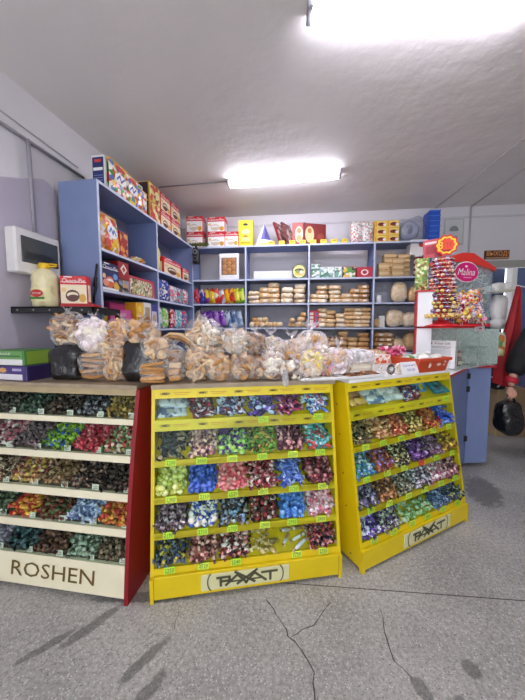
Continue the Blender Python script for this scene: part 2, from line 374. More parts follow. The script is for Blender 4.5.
# ---------------------------------------------------------------- lamps
TUBE=emis('lamp_glow','#f3f0ff',20.0)
def lamp(name,p,q,label,w=.11,group='ceiling strip lamps'):
    p=Vector(p);q=Vector(q); a=math.atan2(q.y-p.y,q.x-p.x); L=(q-p).length
    r=empty(name,((p.x+q.x)/2,(p.y+q.y)/2,CZ),a,label,'lamp',group)
    b=MB(); b.box(-L/2+.01,L/2-.01,-w*.3,w*.3,-.03,0,WHITE,.004); b.build('lamp_body',r)
    b=MB(); n=9; pr=[]
    for i in range(n+1):
        t=PI+PI*i/n; pr.append((w/2*math.cos(t),-.03+.045*math.sin(t)))
    b.prism(pr,'x',-L/2+.03,L/2-.03,TUBE); b.build('diffuser',r)
    for s in (-1,1):
        b=MB(); b.box(*sorted((s*(L/2-.03),s*L/2)),-w*.42,w*.42,-.065,0,mat('#9b9aa2',.4),.006); b.build('end_cap',r)
    return r
lamp('strip_lamp',(.235,1.66),(1.46,1.60),'glowing white strip lamp on the ceiling nearest the camera',.13)
lamp('strip_lamp',(-.40,3.50),(.85,3.28),'glowing white strip lamp on the ceiling near the back shelves',.13)
# cables
def cable(name,pts,r,mt,label,cat='cable',group=None):
    b=MB(); b.tube(pts,r,mt,6); o=b.build(name); return tag(o,label,cat,group)
CAB=mat('#8d8c90',.6); CABL=mat('#c9c7c6',.6)
cable('lamp_cable',[(-.41,3.50,CZ-.006),(-.8,3.56,CZ-.009),(-1.25,3.64,CZ-.006)],.007,CAB,'grey cable running on the ceiling from the far lamp to the left shelves')
cable('ceiling_cable',[(2.45,4.24,CZ-.006),(2.41,3.5,CZ-.006),(2.34,2.7,CZ-.006),(2.29,2.0,CZ-.006)],.008,CABL,'left one of two pale cables along the ceiling at the right')
cable('ceiling_cable',[(2.92,4.19,CZ-.006),(2.85,3.6,CZ-.006),(2.79,3.2,CZ-.006),(2.6,2.0,CZ-.006)],.008,CABL,'right one of two pale cables along the ceiling at the right')
cable('wall_conduit',[WB.p(3.44,-.014,3.08),WB.p(3.44,-.014,1.6)],.012,mat('#bdbcc0',.6),'pale vertical conduit on the back wall below the right ceiling cable','conduit')
cable('wall_conduit',[WL.p(.3,.016*-1-.0,2.75),WL.p(2.0,-.016,2.75),WL.p(2.75,-.016,2.74)],.012,mat('#9c98a0',.5),'grey horizontal conduit along the top of the left wall','conduit')
cable('wall_conduit',[WL.p(2.215,-.04,2.74),WL.p(2.225,-.04,2.1)],.014,mat('#a29ea8',.5),'grey vertical conduit down to the fuse box on the left wall','conduit')
cable('wall_wire',[WL.p(.5,-.01,2.84),WL.p(2.1,-.01,2.83),WL.p(2.7,-.012,2.80)],.004,mat('#b9b6bb',.5),'thin pale wire above the horizontal conduit on the left wall','wire')

# fuse box on left wall (u 2.11..2.45, z 1.77..2.07)
fx=empty('fuse_box',WL.p(2.185,-.032,1.775),WL.a,'white plastic fuse box with a smoked window on the left wall','fuse box')
b=MB(); b.box(-.175,.175,-.085,0,0,.3,mat('#e4e2e0',.4),.01); b.build('box_body',fx)
b=MB(); b.box(-.135,.15,-.092,-.083,.075,.25,mat('#4c5154',.12),.004); b.build('window_door',fx)
b=MB(); b.box(-.11,.10,-.094,-.0925,.10,.15,mat('#2b2e31',.3)); b.build('breaker_row',fx)
# thin black scratch strip on the shelf side is a hung cable
# ---------------------------------------------------------------- wall notice and exit sign
b=MB(); b.box(-.155,.155,-.03,0,0,.115,mat('#4c2718',.5)); OR=mat('#ffb066',.5); b.box(-.15,.15,-.033,-.03,.022,.112,mat('#59301c',.5)); b.text('ВЫХОД!',0,.066,.28,.075,OR,-.034); b.box(-.15,.15,-.033,-.029,.002,.02,mat('#b88a63',.5))
tag(b.build('exit_sign',loc=WB.p(ub(3.28),0,2.365),rot=WB.a),'small dark exit sign with orange letters high on the back wall','sign')
b=MB(); b.box(-.13,.13,-.012,0,0,.36,mat('#bdbfc0',.25)); b.rect(0,.18,.23,.33,mat('#cdd0cf',.4),-.0125); b.disc(0,.2,.12,.12,mat('#868b92',.5),-.0135); b.rect(0,.16,.12,.05,mat('#cdd0cf',.4),-.014); b.rect(0,.11,.1,.012,mat('#868b92',.5),-.0135)
tag(b.build('wall_notice',loc=WB.p(ub(2.71),-.0,2.58),rot=WB.a),'pale framed notice with a grey emblem on the back wall','notice')

# ---------------------------------------------------------------- shelving
SZ=[.06,.55,1.06,1.39,1.725,2.06,2.52]    # board undersides
def shelving(fr,us,depth,zs,label,endpanel):
    r=empty('shelving_unit',fr.p(0,0,0),fr.a,label,'shelves')
    U0,U1=us[0],us[-1]
    for i,u in enumerate(us):
        b=MB(); t=.02
        b.box(u-t/2,u+t/2,.004,depth,0,2.54,BLUED if 0<i<len(us)-1 else BLUE); b.box(u-t/2,u+t/2,0,.004,0,2.54,EDGE)
        b.build('side_panel' if i in (0,len(us)-1) else 'divider',r)
    for z in zs:
        b=MB(); b.box(U0,U1,.005,depth,z,z+.02,BLUE); b.box(U0,U1,.0,.005,z,z+.02,EDGE); b.build('shelf',r)
    b=MB(); b.box(U0,U1,depth,depth+.006,1.0,2.08 if endpanel else 2.52,mat('#b9bac6',.6) if endpanel else mat('#8f97b0',.6)); b.build('back_panel',r)
    return r
BU=[bu(193.5)+.0,bu(246),bu(308),bu(372),3.22]
shelving(BK,BU,.34,[.06,.55,1.055,1.385,1.722,2.062,2.52],'blue wall shelves along the back wall full of bread and sweets',True)
LU=[0.01,.90,1.88]
shelving(LS,LU,.335,[.06,.55,1.0,1.375,1.69,2.01,2.52],'blue shelves along the left wall with boxed cakes',False)
SB=[1.075,1.405,1.742,2.082,2.54]; SL=[1.02,1.395,1.71,2.03,2.54]

# ---------------------------------------------------------------- display cases
HT=1.07; SLP=.18
def yf(z,s=SLP): return s*z/HT
CUR={}; CANDY=[]
def lite(h):
    h=h.lstrip('#'); return '#'+''.join('%02x'%min(255,int(int(h[i:i+2],16)*1.0+14)) for i in (0,2,4))
def candy_mesh(kind,mt,mt2,seed=0):
    b=MB(); rr=random.Random(seed)
    if kind=='wrap':
        b.sup((0,0,0),(.0155,.0105,.0095),mt,.7,.8,nu=8,nv=5,nz=.15,nf=120,seed=seed)
        for s in (-1,1):
            n=6; vs=[(s*.013,0,0)]+[(s*(.026+rr.uniform(-.002,.003)),.012*math.cos(2*PI*i/n),(.004 if i%2 else -.003)+.006*math.sin(2*PI*i/n)) for i in range(n)]
            b.add(vs,[(0,1+i,1+(i+1)%n) for i in range(n)],mt2)
    elif kind=='round':
        b.sup((0,0,0),(.0165,.0165,.014),mt,.9,.9,nu=9,nv=6,nz=.12,nf=110,seed=seed)
        b.cyl((0,0,.012),(.004,0,.022),.003,mt2,.009,n=6,cap=False)
    elif kind=='bar':
        b.sup((0,0,0),(.03,.011,.0075),mt,.35,.7,nu=10,nv=5,nz=.1,nf=90,seed=seed)
        for s in (-1,1): b.box(*sorted((s*.028,s*.038)),-.0125,.0125,-.001,.001,mt2)
    elif kind=='stick':
        b.sup((0,0,0),(.034,.0085,.008),mt,.5,.7,nu=8,nv=5,nz=.1,nf=90,seed=seed)
        for s in (-1,1):
            b.add([(s*.032,0,0),(s*.046,.012,.003),(s*.048,0,-.002),(s*.046,-.012,.003)],[(0,1,2),(0,2,3)],mt2)
    elif kind=='pack':
        b.sup((0,0,0),(.042,.026,.011),mt,.3,.7,nu=12,nv=6,nz=.15,nf=40,seed=seed)
        for s in (-1,1): b.box(*sorted((s*.040,s*.049)),-.025,.025,-.0012,.0012,mt2)
    return b.mesh('candy_'+kind)
PAPER=glass('wrapper_paper',refl=.8,tint='#ffffff',haze=.5,bump=.5,rough=.2,bscale=80)
def fill_bin(fr,x0,x1,z0,yoff,spec,desc,where,slope=38,L=.215,seed=0,dense=1.0,sz=1.0):
    """individual candies lying on an inclined tray between x0 and x1"""
    kind,cols=spec[0],[lite(c) if seed<900 else c for c in spec[1]]
    mt=prt(cols,70 if kind!='pack' else 30,.28,.62,.3); c2=cols[-1] if len(spec)<3 else spec[2]
    mt2=prt([c2,cols[0]],70,.3,.6,.2)
    key=(kind,tuple(cols),c2)
    if key not in CUR: CUR[key]=[candy_mesh(kind,mt,mt2,s) for s in range(2)]
    ms=CUR[key]; rr=random.Random(seed)
    step={'wrap':.0285,'round':.030,'bar':.036,'stick':.036,'pack':.045}[kind]*sz
    cs,sn=math.cos(R(slope)),math.sin(R(slope))
    nx=max(1,int((x1-x0-.012)/step)); ny=max(1,int(L/(step*.92)))
    lab=f'{desc}, {where}'
    for j in range(ny):
        for i in range(nx):
            if rr.random()>dense: continue
            u=x0+.006+(i+.5+(.25 if j%2 else -.25)*(nx>2))*(x1-x0-.012)/nx+rr.uniform(-.004,.004); w=(j+.5)*L/ny+rr.uniform(-.004,.004)
            m_={'pack':.05,'stick':.044,'bar':.040}.get(kind,.019); u=min(max(u,x0+m_),x1-m_)
            up=.012+rr.uniform(0,.012)+ (.004 if (i+j)%2 else 0)
            if kind=='pack': up=.02+rr.uniform(0,.03)
            y=yf(z0)+yoff+w*cs-up*sn+(.03 if kind=='pack' else 0); z=z0+w*sn+up*cs
            CANDY.append((kind,seed,lab,ms[rr.randrange(2)],fr.p(u,y,z),(R(slope)+rr.uniform(-.4,.4)*(kind!='pack'),rr.uniform(-.4,.4)*(kind!='pack'),fr.a+(rr.uniform(0,PI) if kind!='pack' else rr.uniform(-.25,.25))),sz*1.25))
            if dense>.9 and kind!='pack' and rr.random()<.85:
                u2=min(max(u+rr.uniform(-.016,.016),x0+m_),x1-m_); w2=w+.013; up2=up+.02
                y=yf(z0)+yoff+w2*cs-up2*sn; z=z0+w2*sn+up2*cs
                CANDY.append((kind,seed,lab,ms[rr.randrange(2)],fr.p(u2,y,z),(R(slope)+rr.uniform(-.6,.6),rr.uniform(-.5,.5),fr.a+rr.uniform(0,PI)),sz*1.2))
GRN='#c2f03e'
def logo(b,x,z,w,h,y,mt):
    """the oval maker's mark: P A X A T in heavy strokes between two arcs"""
    s=w/6.6; t=h*.16; zz=z-h*.3; hh=h*.62
    b.stroke([(x-2.2*s,zz),(x-2.2*s,zz+hh*.85)],t,mt,y); b.stroke([(x-2.5*s,zz+hh*.85),(x-1.45*s,zz+hh*.85),(x-1.45*s,zz+hh*.45),(x-2.2*s,zz+hh*.45)],t,mt,y)
    b.stroke([(x-1.75*s,zz),(x-.75*s,zz+hh*.95),(x+.05*s,zz)],t,mt,y); b.stroke([(x-1.3*s,zz+hh*.3),(x-.3*s,zz+hh*.3)],t*.7,mt,y)
    b.stroke([(x-.95*s,zz+hh*1.25),(x+.75*s,zz)],t,mt,y); b.stroke([(x+.95*s,zz+hh*1.25),(x-.75*s,zz)],t,mt,y)
    b.stroke([(x-.05*s,zz),(x+.75*s,zz+hh*.95),(x+1.75*s,zz)],t,mt,y); b.stroke([(x+.3*s,zz+hh*.3),(x+1.3*s,zz+hh*.3)],t*.7,mt,y)
    b.stroke([(x+2.15*s,zz),(x+2.15*s,zz+hh*.85)],t,mt,y); b.stroke([(x+1.4*s,zz+hh*.85),(x+2.75*s,zz+hh*.85)],t,mt,y)
    for sg in (-1,1):
        b.stroke([(x+sg*(2.9*s+.42*s*math.cos(a)*1.0),z+h*.55*math.sin(a)) for a in [(-1.25+2.5*i/8) for i in range(9)]],t*.45,mt,y)
LIP=[.165,.335,.51,.695,.904]
def yellow_case(fr,label,cols,prices,skip,seed,W=1.03):
    a=math.atan2(SLP,HT)
    r=empty('candy_display_case',fr.p(0,0,0),fr.a,label,'display case')
    D=.40; T=.018
    for s in (0,1):
        x0=0 if s==0 else W-T
        b=MB(); b.prism([(0.0,0),(.03,0.0),(.03,.02),(D,.02),(D,HT),(yf(HT),HT),(yf(.13),.13),(0,.13)],'x',x0,x0+T,YEL)
        if True:
            for zz in (.06,.33,.52,.75,.93):
                b.sup((x0 if s==0 else x0+T,yf(zz)+.09,zz),(.003,.005,.005),BLACK,nu=8,nv=4)
        b.build('side_panel',r)
    b=MB(); b.box(T,W-T,D-.012,D,.02,HT,mat('#d9c63a',.5)); b.build('back_panel',r)
    b=MB(); b.box(T,W-T,yf(HT),D,HT-.015,HT,YEL); b.build('top_panel',r)
    b=MB(); b.box(T,W-T,.004,.022,.015,.135,YEL,.003); b.box(T,W-T,.02,D-.02,.118,.13,YEL); b.build('base_panel',r)
    # logo plate
    lp=MB(); lp.box(-.235,.235,-.006,0,0,.088,mat('#dcd9a8',.4),.002)
    lo=lp.build('logo_plate',r,loc=(W*.475 if seed==1 else W*.56,.004,.034)); lo['label']='cream maker plate with dark lettering'
    q=MB(); logo(q,0,.046,.40,.085,-.0075,mat('#55563f',.6)); q.build('lettering',lo)
    # sloped front frame strips
    def strip(z0,z1,name,txt=None,th=.012):
        b=MB(); y0,y1=yf(z0),yf(z1)
        b.prism([(y0,z0),(y0+th,z0),(y1+th,z1),(y1,z1)],'x',T,W-T,YEL2 if txt else YEL)
        if txt:
            n=5; ym=(y0+y1)/2; zm=(z0+z1)/2; st=mat('#c98f1a',.5)
            b2=MB(); b2.M=Matrix.Translation((0,ym-.0008,zm))@Matrix.Rotation(-a,4,'X')
            for i in range(n):
                x=T+(W-2*T)*(i+.12)/n*1.0
                logo(b2,x+.03,0,.052,.018,-.0006,mat('#5c3a12',.5))
                b2.rect(x+.115,.004,.09,.0035,st,-.0005); b2.rect(x+.115,-.005,.07,.003,st,-.0005)
            b.v+=b2.v and []; o=len(b.v)
            for mt in b2.mats: b.m(mt)
            for f,mi in zip(b2.f,b2.mi): b.f.append(tuple(o+k for k in f)); b.mi.append(b.mats.index(b2.mats[mi])); b.sm.append(False)
            b.v+=b2.v
        o=b.build(name,r); return o
    strip(1.018,1.068,'header_strip',True); strip(.847,.904,'header_strip',True)
    sp=math.atan
    for z in LIP[:4]: strip(z-.032,z,'shelf_lip')
    SA=38; cs,sn=math.cos(R(SA)),math.sin(R(SA))
    for ri,z in enumerate(LIP):
        b=MB(); y0=yf(z)+.012; Lt=.245; zb=z-.012
        b.prism([(y0,zb),(y0+Lt*cs,zb+Lt*sn),(y0+Lt*cs,zb+Lt*sn+.006),(y0,zb+.006)],'x',T,W-T,YEL); b.build('tray',r)
    xs=[T+(W-2*T)*i/6 for i in range(7)]
    for ri in range(5):
        z=LIP[ri]
        if ri==4: continue
        for k in range(1,6):
            if (ri,k) in skip: continue
            b=MB(); y0=yf(z)+.014; zt=LIP[ri+1]-.06
            b.prism([(y0,z-.004),(y0+.19,z+.145),(y0+.19,z+.17),(yf(zt)+.014,zt)],'x',xs[k]-.001,xs[k]+.001,GL); b.build('glass_divider',r)
    b=MB(); b.prism([(yf(.17)-.003,.17),(yf(.17),.17),(yf(1.015),1.015),(yf(1.015)-.003,1.015)],'x',T,W-T,GL); b.build('glass_front',r)
    # price cards
    PT=[mat(GRN,.5,var=.02),mat('#d6f64e',.5,var=.02)]; RD=mat('#f0623a',.5)
    for ri,cells in enumerate(prices):
        for ci,tx in enumerate(cells):
            if not tx: continue
            z=LIP[ri]-.010 if ri<4 else .885; xc=(xs[ci]+xs[ci+1])/2+rnd.uniform(-.012,.012)
            b=MB(); m_=RD if tx.startswith('!') else PT[rnd.randrange(2)]; t_=tx.strip('!')
            b.box(-.028,.028,-.0015,0,-.017,.017,m_); b.text(t_,0,.001,.046,.018,INK,-.0019); b.rect(0,-.012,.04,.0016,INK,-.0019)
            b.build('price_card',r,loc=(xc,yf(z)-.0045,z),rot=(-a,rnd.uniform(-.05,.05),0))
    # candies
    side='middle' if seed==1 else 'right'
    for ri,row in enumerate(cols):
        z=LIP[ri]
        for ci,c in enumerate(row):
            if c is None: continue
            desc,spec=c[0],c[1]; dn=c[2] if len(c)>2 else 1.0; L_=c[3] if len(c)>3 else .24
            rn=['bottom','fourth','third','second','top'][ri]
            wh=f'{ORD[ci]} bin from left, {rn} row, {side} yellow case'
            sl=24 if ri==4 else SA
            fill_bin(fr,xs[ci]+.002,xs[ci+1]-.002,z-.004,.016,spec,desc,wh,slope=SA,L=L_,seed=seed*100+ri*10+ci,dense=dn,sz=1.0)
    return r
W_='wrap'
colsM=[ # bottom row first
 [('dark yellow-blue wrapped candy',(W_,['#3a3f2c','#23345e','#c8b83c','#2c2c34','#6a7a9a'])),('pink-brown wrapped candy',(W_,['#c8837c','#8c4038','#e8b8a8','#5c2c28'])),('dark red and pink candy',(W_,['#7a2a2c','#d88c88','#f0e4e0','#3c2420'])),
  ('gold foil stick candy',('stick',['#c8a860','#e0c88c','#9c7c40','#f0e4b8']),.75,.17),('gold and silver foil stick candy',('stick',['#c0a468','#d8d8dc','#a8884c']),.45,.12),('maroon and navy candy',(W_,['#8c2430','#20243c','#c04850','#2a1c2c','#e0a8a0']))],
 [('lilac and white wrapped candy',(W_,['#8c7484','#d8ccd4','#5c4450','#b094a0','#3a2a30'])),('blue and cream wrapped candy',('round',['#dcd8c4','#3a5cb4','#f0ece0','#2c489c'])),('black and pale blue candy',(W_,['#26222a','#4a2c2c','#88a8cc','#181820','#c8c0bc'])),
  ('brown and red wrapped candy',(W_,['#4a2420','#a83038','#6c3c34','#d8c8c0','#3c1c1c'])),('bright blue foil candy',('round',['#3c78d0','#5c98e4','#2c5cb4','#88b8ec'])),('pink and white wrapped candy',(W_,['#f0a8bc','#fbe8ec','#e0607c','#f8d0d8']))],
 [('yellow-green foil candy',('round',['#c8cc58','#dce488','#a8b040','#e8eca8'])),('royal blue foil candy',('round',['#2c50b0','#4a6cd0','#1c3888','#5c7cd8'])),('coral pink wrapped candy',(W_,['#e0606c','#f09c9c','#c84858','#f8c0b8'])),
  ('red and white wrapped candy',(W_,['#c04858','#f0dcd8','#8c2430','#e0a0a4','#402024'])),('blue and violet wrapped candy',('bar',['#4868c8','#7890e0','#3048a0','#c0d0f4'])),('dark maroon wrapped candy',(W_,['#6c2c34','#983c48','#d08c90','#481c24']))],
 [('dark green and beige candy',('bar',['#2c3430','#1c2420','#a89878','#3c4c48','#202830'])),('beige and plum round candy',('round',['#d8b494','#8c5c64','#e8ccb0','#5c3448','#b088a0'])),('green and violet candy',('round',['#7cc04c','#5c3484','#a0d468','#3c2460','#44285c'])),
  ('green and gold wrapped candy',(W_,['#8cac40','#4c3c20','#c8a848','#30401c','#5cb43c'])),('dark brown-pink round candy',('round',['#5c2c38','#482030','#d89c98','#3c1c28','#6c3848'])),('teal and red wrapped candy',('bar',['#48a8ac','#e8ecec','#5cc4c8','#c84048','#2c8088']))],
 [('silver and blue snack pack',('pack',['#7888a0','#c8d0d8','#4a5c80','#a0a8a0'],'#b8c0c8'),.9,.15),('dark red candy bar',('bar',['#6c2430','#d8d8d8','#3c2830','#9c3440','#2c2c3c'])),('silver blue snack bar',('bar',['#a8bcd4','#5c2830','#c8d4e4','#3c2030','#303c6c'])),
  ('violet and silver bar',('bar',['#4c3c8c','#a8c4dc','#6c4cb0','#2c2c5c','#1c1c2c'])),('crimson and black bar',('bar',['#7c2440','#2c1c30','#b0405c','#503080','#d8a8b0'])),('blue white and red bar',('bar',['#3858a8','#b8dcec','#c83c50','#5c84cc','#e8e8f0']))]]
colsR=[
 [('violet foil candy',(W_,['#5c3ca0','#7c60c0','#e0dcf0','#3c2474'])),('silver and violet candy',(W_,['#a8b0a0','#6c5084','#c8d0c0','#4c3460'])),('pale green wrapped candy',(W_,['#88b868','#c8dcb0','#6c9c58','#e0e8d0']),.7,.12),
  ('green and white candy',(W_,['#6ca858','#dce8cc','#a8c890']),.4,.1),('dark blue wrapped candy',(W_,['#38486c','#6c88b4','#28304c','#a0b4d0'])),('navy and yellow candy',(W_,['#38486c','#c8c070','#5c7494','#28303c']))],
 [('grey-violet wrapped candy',(W_,['#8078a0','#484058','#b8b0c8','#302838'])),('orange-brown wrapped candy',(W_,['#b87848','#7c4828','#d8a070','#503020'])),('white and brown candy',(W_,['#d8d4c8','#5c5040','#a89880','#403830'])),
  ('silver and plum candy',(W_,['#c8c0cc','#7c5c7c','#e8e0ec','#503c50'])),('white and pink candy',(W_,['#f0e4e8','#d890a0','#f8f0f0','#b86880'])),('rose-brown wrapped candy',(W_,['#c07c88','#7c4450','#e0b0b4','#5c3038']))],
 [('blue and white foil candy',(W_,['#3874b4','#e0ecf0','#68a4d4','#48946c'])),('rust and lilac candy',(W_,['#a84c30','#703020','#9080c8','#c87850'])),('black and cream candy',(W_,['#302c28','#d8c888','#f0e4b8','#484030'])),
  ('purple wrapped candy',(W_,['#5c347c','#8854a4','#c0a0d0','#402058'])),('plum and grey candy',(W_,['#68345c','#a08098','#482440','#c0a4b8'])),('golden yellow candy',(W_,['#c89c28','#e4c450','#946c1c','#6c4c28']))],
 [('dark olive wrapped candy',(W_,['#58503c','#8c7c50','#383424','#a89468'])),('copper foil stick candy',('stick',['#c88c50','#e4b480','#945c30','#f0d0a0'])),('orange and red candy',(W_,['#d07848','#b04038','#e8b080','#8c3c2c'])),
  ('yellow-brown wrapped candy',(W_,['#c8a850','#806430','#e4d080','#5c4828'])),('red and amber candy',(W_,['#a83028','#d87c30','#682018','#d0a050'])),('bright blue stick candy',('stick',['#2850c0','#4870dc','#1c389c','#88a4ec']))],
 [('brown and gold snack pack',('pack',['#8c5c3c','#d8b058','#c0906c','#705040'],'#d8b870'),1,.15),('silver and sky pack',('pack',['#a8bccc','#7090b4','#d8e0e4','#5c7090'],'#d0dce4'),1,.15),('white and silver pack',('pack',['#e4e8e8','#b8c4c8','#f4f4f0','#98a8a8'],'#e8e8e8'),1,.15),
  ('dark red and blue candy',(W_,['#48303c','#3c5c94','#d8c8c0','#8c3840'])),None,('teal sweet pack',('pack',['#2c7088','#388ca0','#205468','#5ca8b0'],'#388ca0'),1,.15)]]
pM=[['2250','2520','2540','','2700','2350'],['2190','2350','2700','2800','2950','2800'],['2300','2350','2520','2800','2750','2900'],['2200','2650','2600','3200','2350','2350'],['','','','2750','','2500']]
pR=[['2350','2190','2350','2800','2350','2400'],['2600','2300','2350','2700','2500','2350'],['2750','2600','2350','!1990','2600','2450'],['2800','2350','2600','2350','2700','2520'],['','','','','','2400']]
yellow_case(FM,'yellow candy display case in the middle facing straight out',colsM,pM,{(0,4)},1)
yellow_case(FR,'yellow candy display case on the right turned to the left',colsR,pR,set(),2)
# big sky-blue pack in the right case's top row
b=MB(); b.sup((0,0,.055),(.065,.02,.06),prt(['#4c8cc4','#68a8d8','#3c74b0'],18,.3,.3),.4,.5,nu=16,nv=10,nz=.12,nf=20); b.disc(-.005,.055,.045,.045,mat('#e8e040',.4),-.0235); b.text('200',-.005,.055,.025,.012,INK,-.0245)
tag(b.build('sweet_bag',loc=FR.p(.77,yf(.9)+.075,.915),rot=(R(-20),0,FR.a)),'sky-blue bag with a yellow round sticker in the top row, right yellow case','bag')

# counter tops
def top(fr,name,poly,z0,z1,mt,label):
    b=MB(); b.prism(poly,'z',z0,z1,mt); o=b.build(name,loc=fr.p(0,0,0),rot=fr.a); return tag(o,label,'countertop')
top(FM,'countertop',[(0,.165),(1.04,.165),(1.04,.57),(.06,.57),(0,.44)],HT+.001,HT+.024,WOOD,'grey-brown wooden counter board on the middle yellow case')
top(FR,'countertop',[(0.02,.165),(1.03,.165),(1.03,.58),(.09,.58),(0.02,.38)],HT+.001,HT+.018,WHITE,'white counter board on the right yellow case')
top(FL,'countertop',[(0,.155),(1.085,.155),(1.07,.44),(0,.44)],HT+.001,HT+.022,WOOD,'grey-brown wooden counter board on the left cream case')
CT=HT+.024

# ---------------------------------------------------------------- left cream case
def cream_case():
    fr=FL; W=1.08; T=.02; D=.38; s_=.17
    def y(z): return s_*z/HT
    D=.34; r=empty('candy_display_case',fr.p(0,0,0),fr.a,'cream candy display case with dark red end panel at the left','display case')
    prof=[(-.012,0)]+[(-.012+.0+(s_*z/HT)-.02*math.sin(PI*z/HT),z) for z in [i*HT/10 for i in range(1,11)]]+[(D,HT),(D,0)]
    b=MB(); b.prism(prof,'x',W,W+.022,DRED); b.build('end_panel',r)['label']='dark red end panel'
    b=MB(); b.prism(prof,'x',-.0,.02,DRED); b.build('end_panel',r)['label']='dark red end panel'
    b=MB(); b.box(.02,W,D-.012,D,.02,HT,mat('#6a5c50',.6)); b.build('back_panel',r)
    b=MB(); b.prism([(y(.02),.02),(y(.175),.175),(y(.175)+.02,.175),(y(.02)+.02,.02)],'x',.02,W,CREAM); b.build('base_panel',r)
    tx=MB(); tx.M=Matrix.Rotation(-math.atan2(s_,HT),4,'X'); tx.text('ROSHEN',.0,.0,.50,.075,mat('#6a5524',.45),0)
    o=tx.build('lettering',r,loc=(W-.43,y(.10)-.003,.10)); o['label']='brown lettering ROSHEN'
    for (z0,z1) in ((.315,.352),(.490,.528),(.685,.720),(.880,.910),(1.035,1.07)):
        b=MB(); b.prism([(y(z0)-.002,z0),(y(z0)+.02,z0),(y(z1)+.02,z1),(y(z1)-.002,z1)],'x',.02,W,CREAM if z1<1.05 else mat('#b3a27c',.5,var=.12,scale=14)); b.build('sill',r)
    zb=[.175,.352,.528,.720,.910]; zt=[.315,.490,.685,.880,1.035]
    for z0,z1 in zip(zb,zt):
        b=MB(); b.prism([(y(z0)+.002,z0),(y(z0)+.006,z0),(y(z1)+.006,z1),(y(z1)+.002,z1)],'x',.02,W,GL); b.build('glass_pane',r)
        b=MB(); Lt=.24; cs,sn=math.cos(R(33)),math.sin(R(33)); y0=y(z0)+.02
        b.prism([(y0,z0-.006),(y0+Lt*cs,z0-.006+Lt*sn),(y0+Lt*cs,z0+Lt*sn),(y0,z0)],'x',.02,W,mat('#5a4c40',.6)); b.build('tray',r)
    n=5; x0=.15; xs=[x0+(W-x0)*i/n for i in range(n+1)]
    cc=[[('lilac-grey wrapped candy',(W_,['#9c90a4','#686070','#c8c0cc'])),('dark teal wrapped candy',(W_,['#2c484c','#50787c','#1c2c30'])),('brown wrapped candy',(W_,['#6c4838','#8c6450','#48302c'])),('silver-green wrapped candy',(W_,['#8c9c88','#c0ccb8','#5c6c58'])),('brown-grey wrapped candy',(W_,['#7c6450','#a08870','#4c4034']))],
        [('green-grey wrapped candy',(W_,['#6c7c5c','#48503c','#98a488'])),('red and orange candy',('bar',['#d0483c','#e89040','#e8c83c','#b03028'])),('brown and green candy',(W_,['#8c4430','#5c7c48','#6c3828'])),('silver-blue foil candy',(W_,['#8c9ccc','#c0ccec','#6878ac','#dce4f4'])),('orange and red candy',(W_,['#d8783c','#c83c38','#e8b050']))],
        [('brown and cream candy',(W_,['#6c4c3c','#c8a88c','#48342c','#e0c4a8'])),('rose and yellow candy',(W_,['#c86464','#d8b85c','#8c3c40','#e8d0b0'])),('gold-brown wrapped candy',(W_,['#9c7854','#6c4c38','#c0a074'])),('dark brown wrapped candy',(W_,['#4c342c','#2c2020','#a08070'])),('dark chocolate-brown candy',(W_,['#3c2c28','#5c4438','#241c1c']))],
        [('pink and white candy',(W_,['#e0a8b0','#f4e4e4','#b86470','#7c4048'])),('grey-brown wrapped candy',(W_,['#786068','#4c3c40','#a08c90'])),('lime green and blue candy',(W_,['#98c83c','#c0e058','#3858b0','#6c9c2c'])),('bright red foil candy',(W_,['#c0283c','#e05060','#8c1828','#f09098'])),('green and red candy',(W_,['#6c9850','#c04040','#d8d0b8']))],
        [('black and grey candy',(W_,['#34302c','#5c5448','#24201c'])),('dark green wrapped candy',(W_,['#3c5444','#243028','#6c8470'])),('brown-black wrapped candy',(W_,['#3c2c24','#241c18','#6c5848'])),('charcoal wrapped candy',(W_,['#3c3c40','#8c8c94','#242428'])),('dark gold wrapped candy',(W_,['#8c7438','#4c3c20','#c0a458']))]]
    TG=mat('#efe9dc',.5); 
    for ri,row in enumerate(cc):
        z=zb[ri]; yo=y(z)-yf(z)+.024
        for ci,(d_,sp) in enumerate(row):
            rn=['bottom','fourth','third','second','top'][ri]
            fill_bin(fr,xs[ci]+.003,xs[ci+1]-.003,z,yo,sp,d_,f'{ORD[ci]} heap from left, {rn} row, cream case',slope=33,L=.215,seed=900+ri*10+ci)
            b=MB(); b.box(-.02,.02,-.001,0,0,.03,TG); b.text(rnd.choice(['260','290','310','245']),0,.017,.026,.01,mat('#7a2a20',.5),-.0014); b.rect(0,.007,.028,.0025,INK,-.0014)
            b.build('price_card',r,loc=(xs[ci+1]-.03,y(z)+.009,z+.004),rot=(R(-8),0,0))
    return r
cream_case()

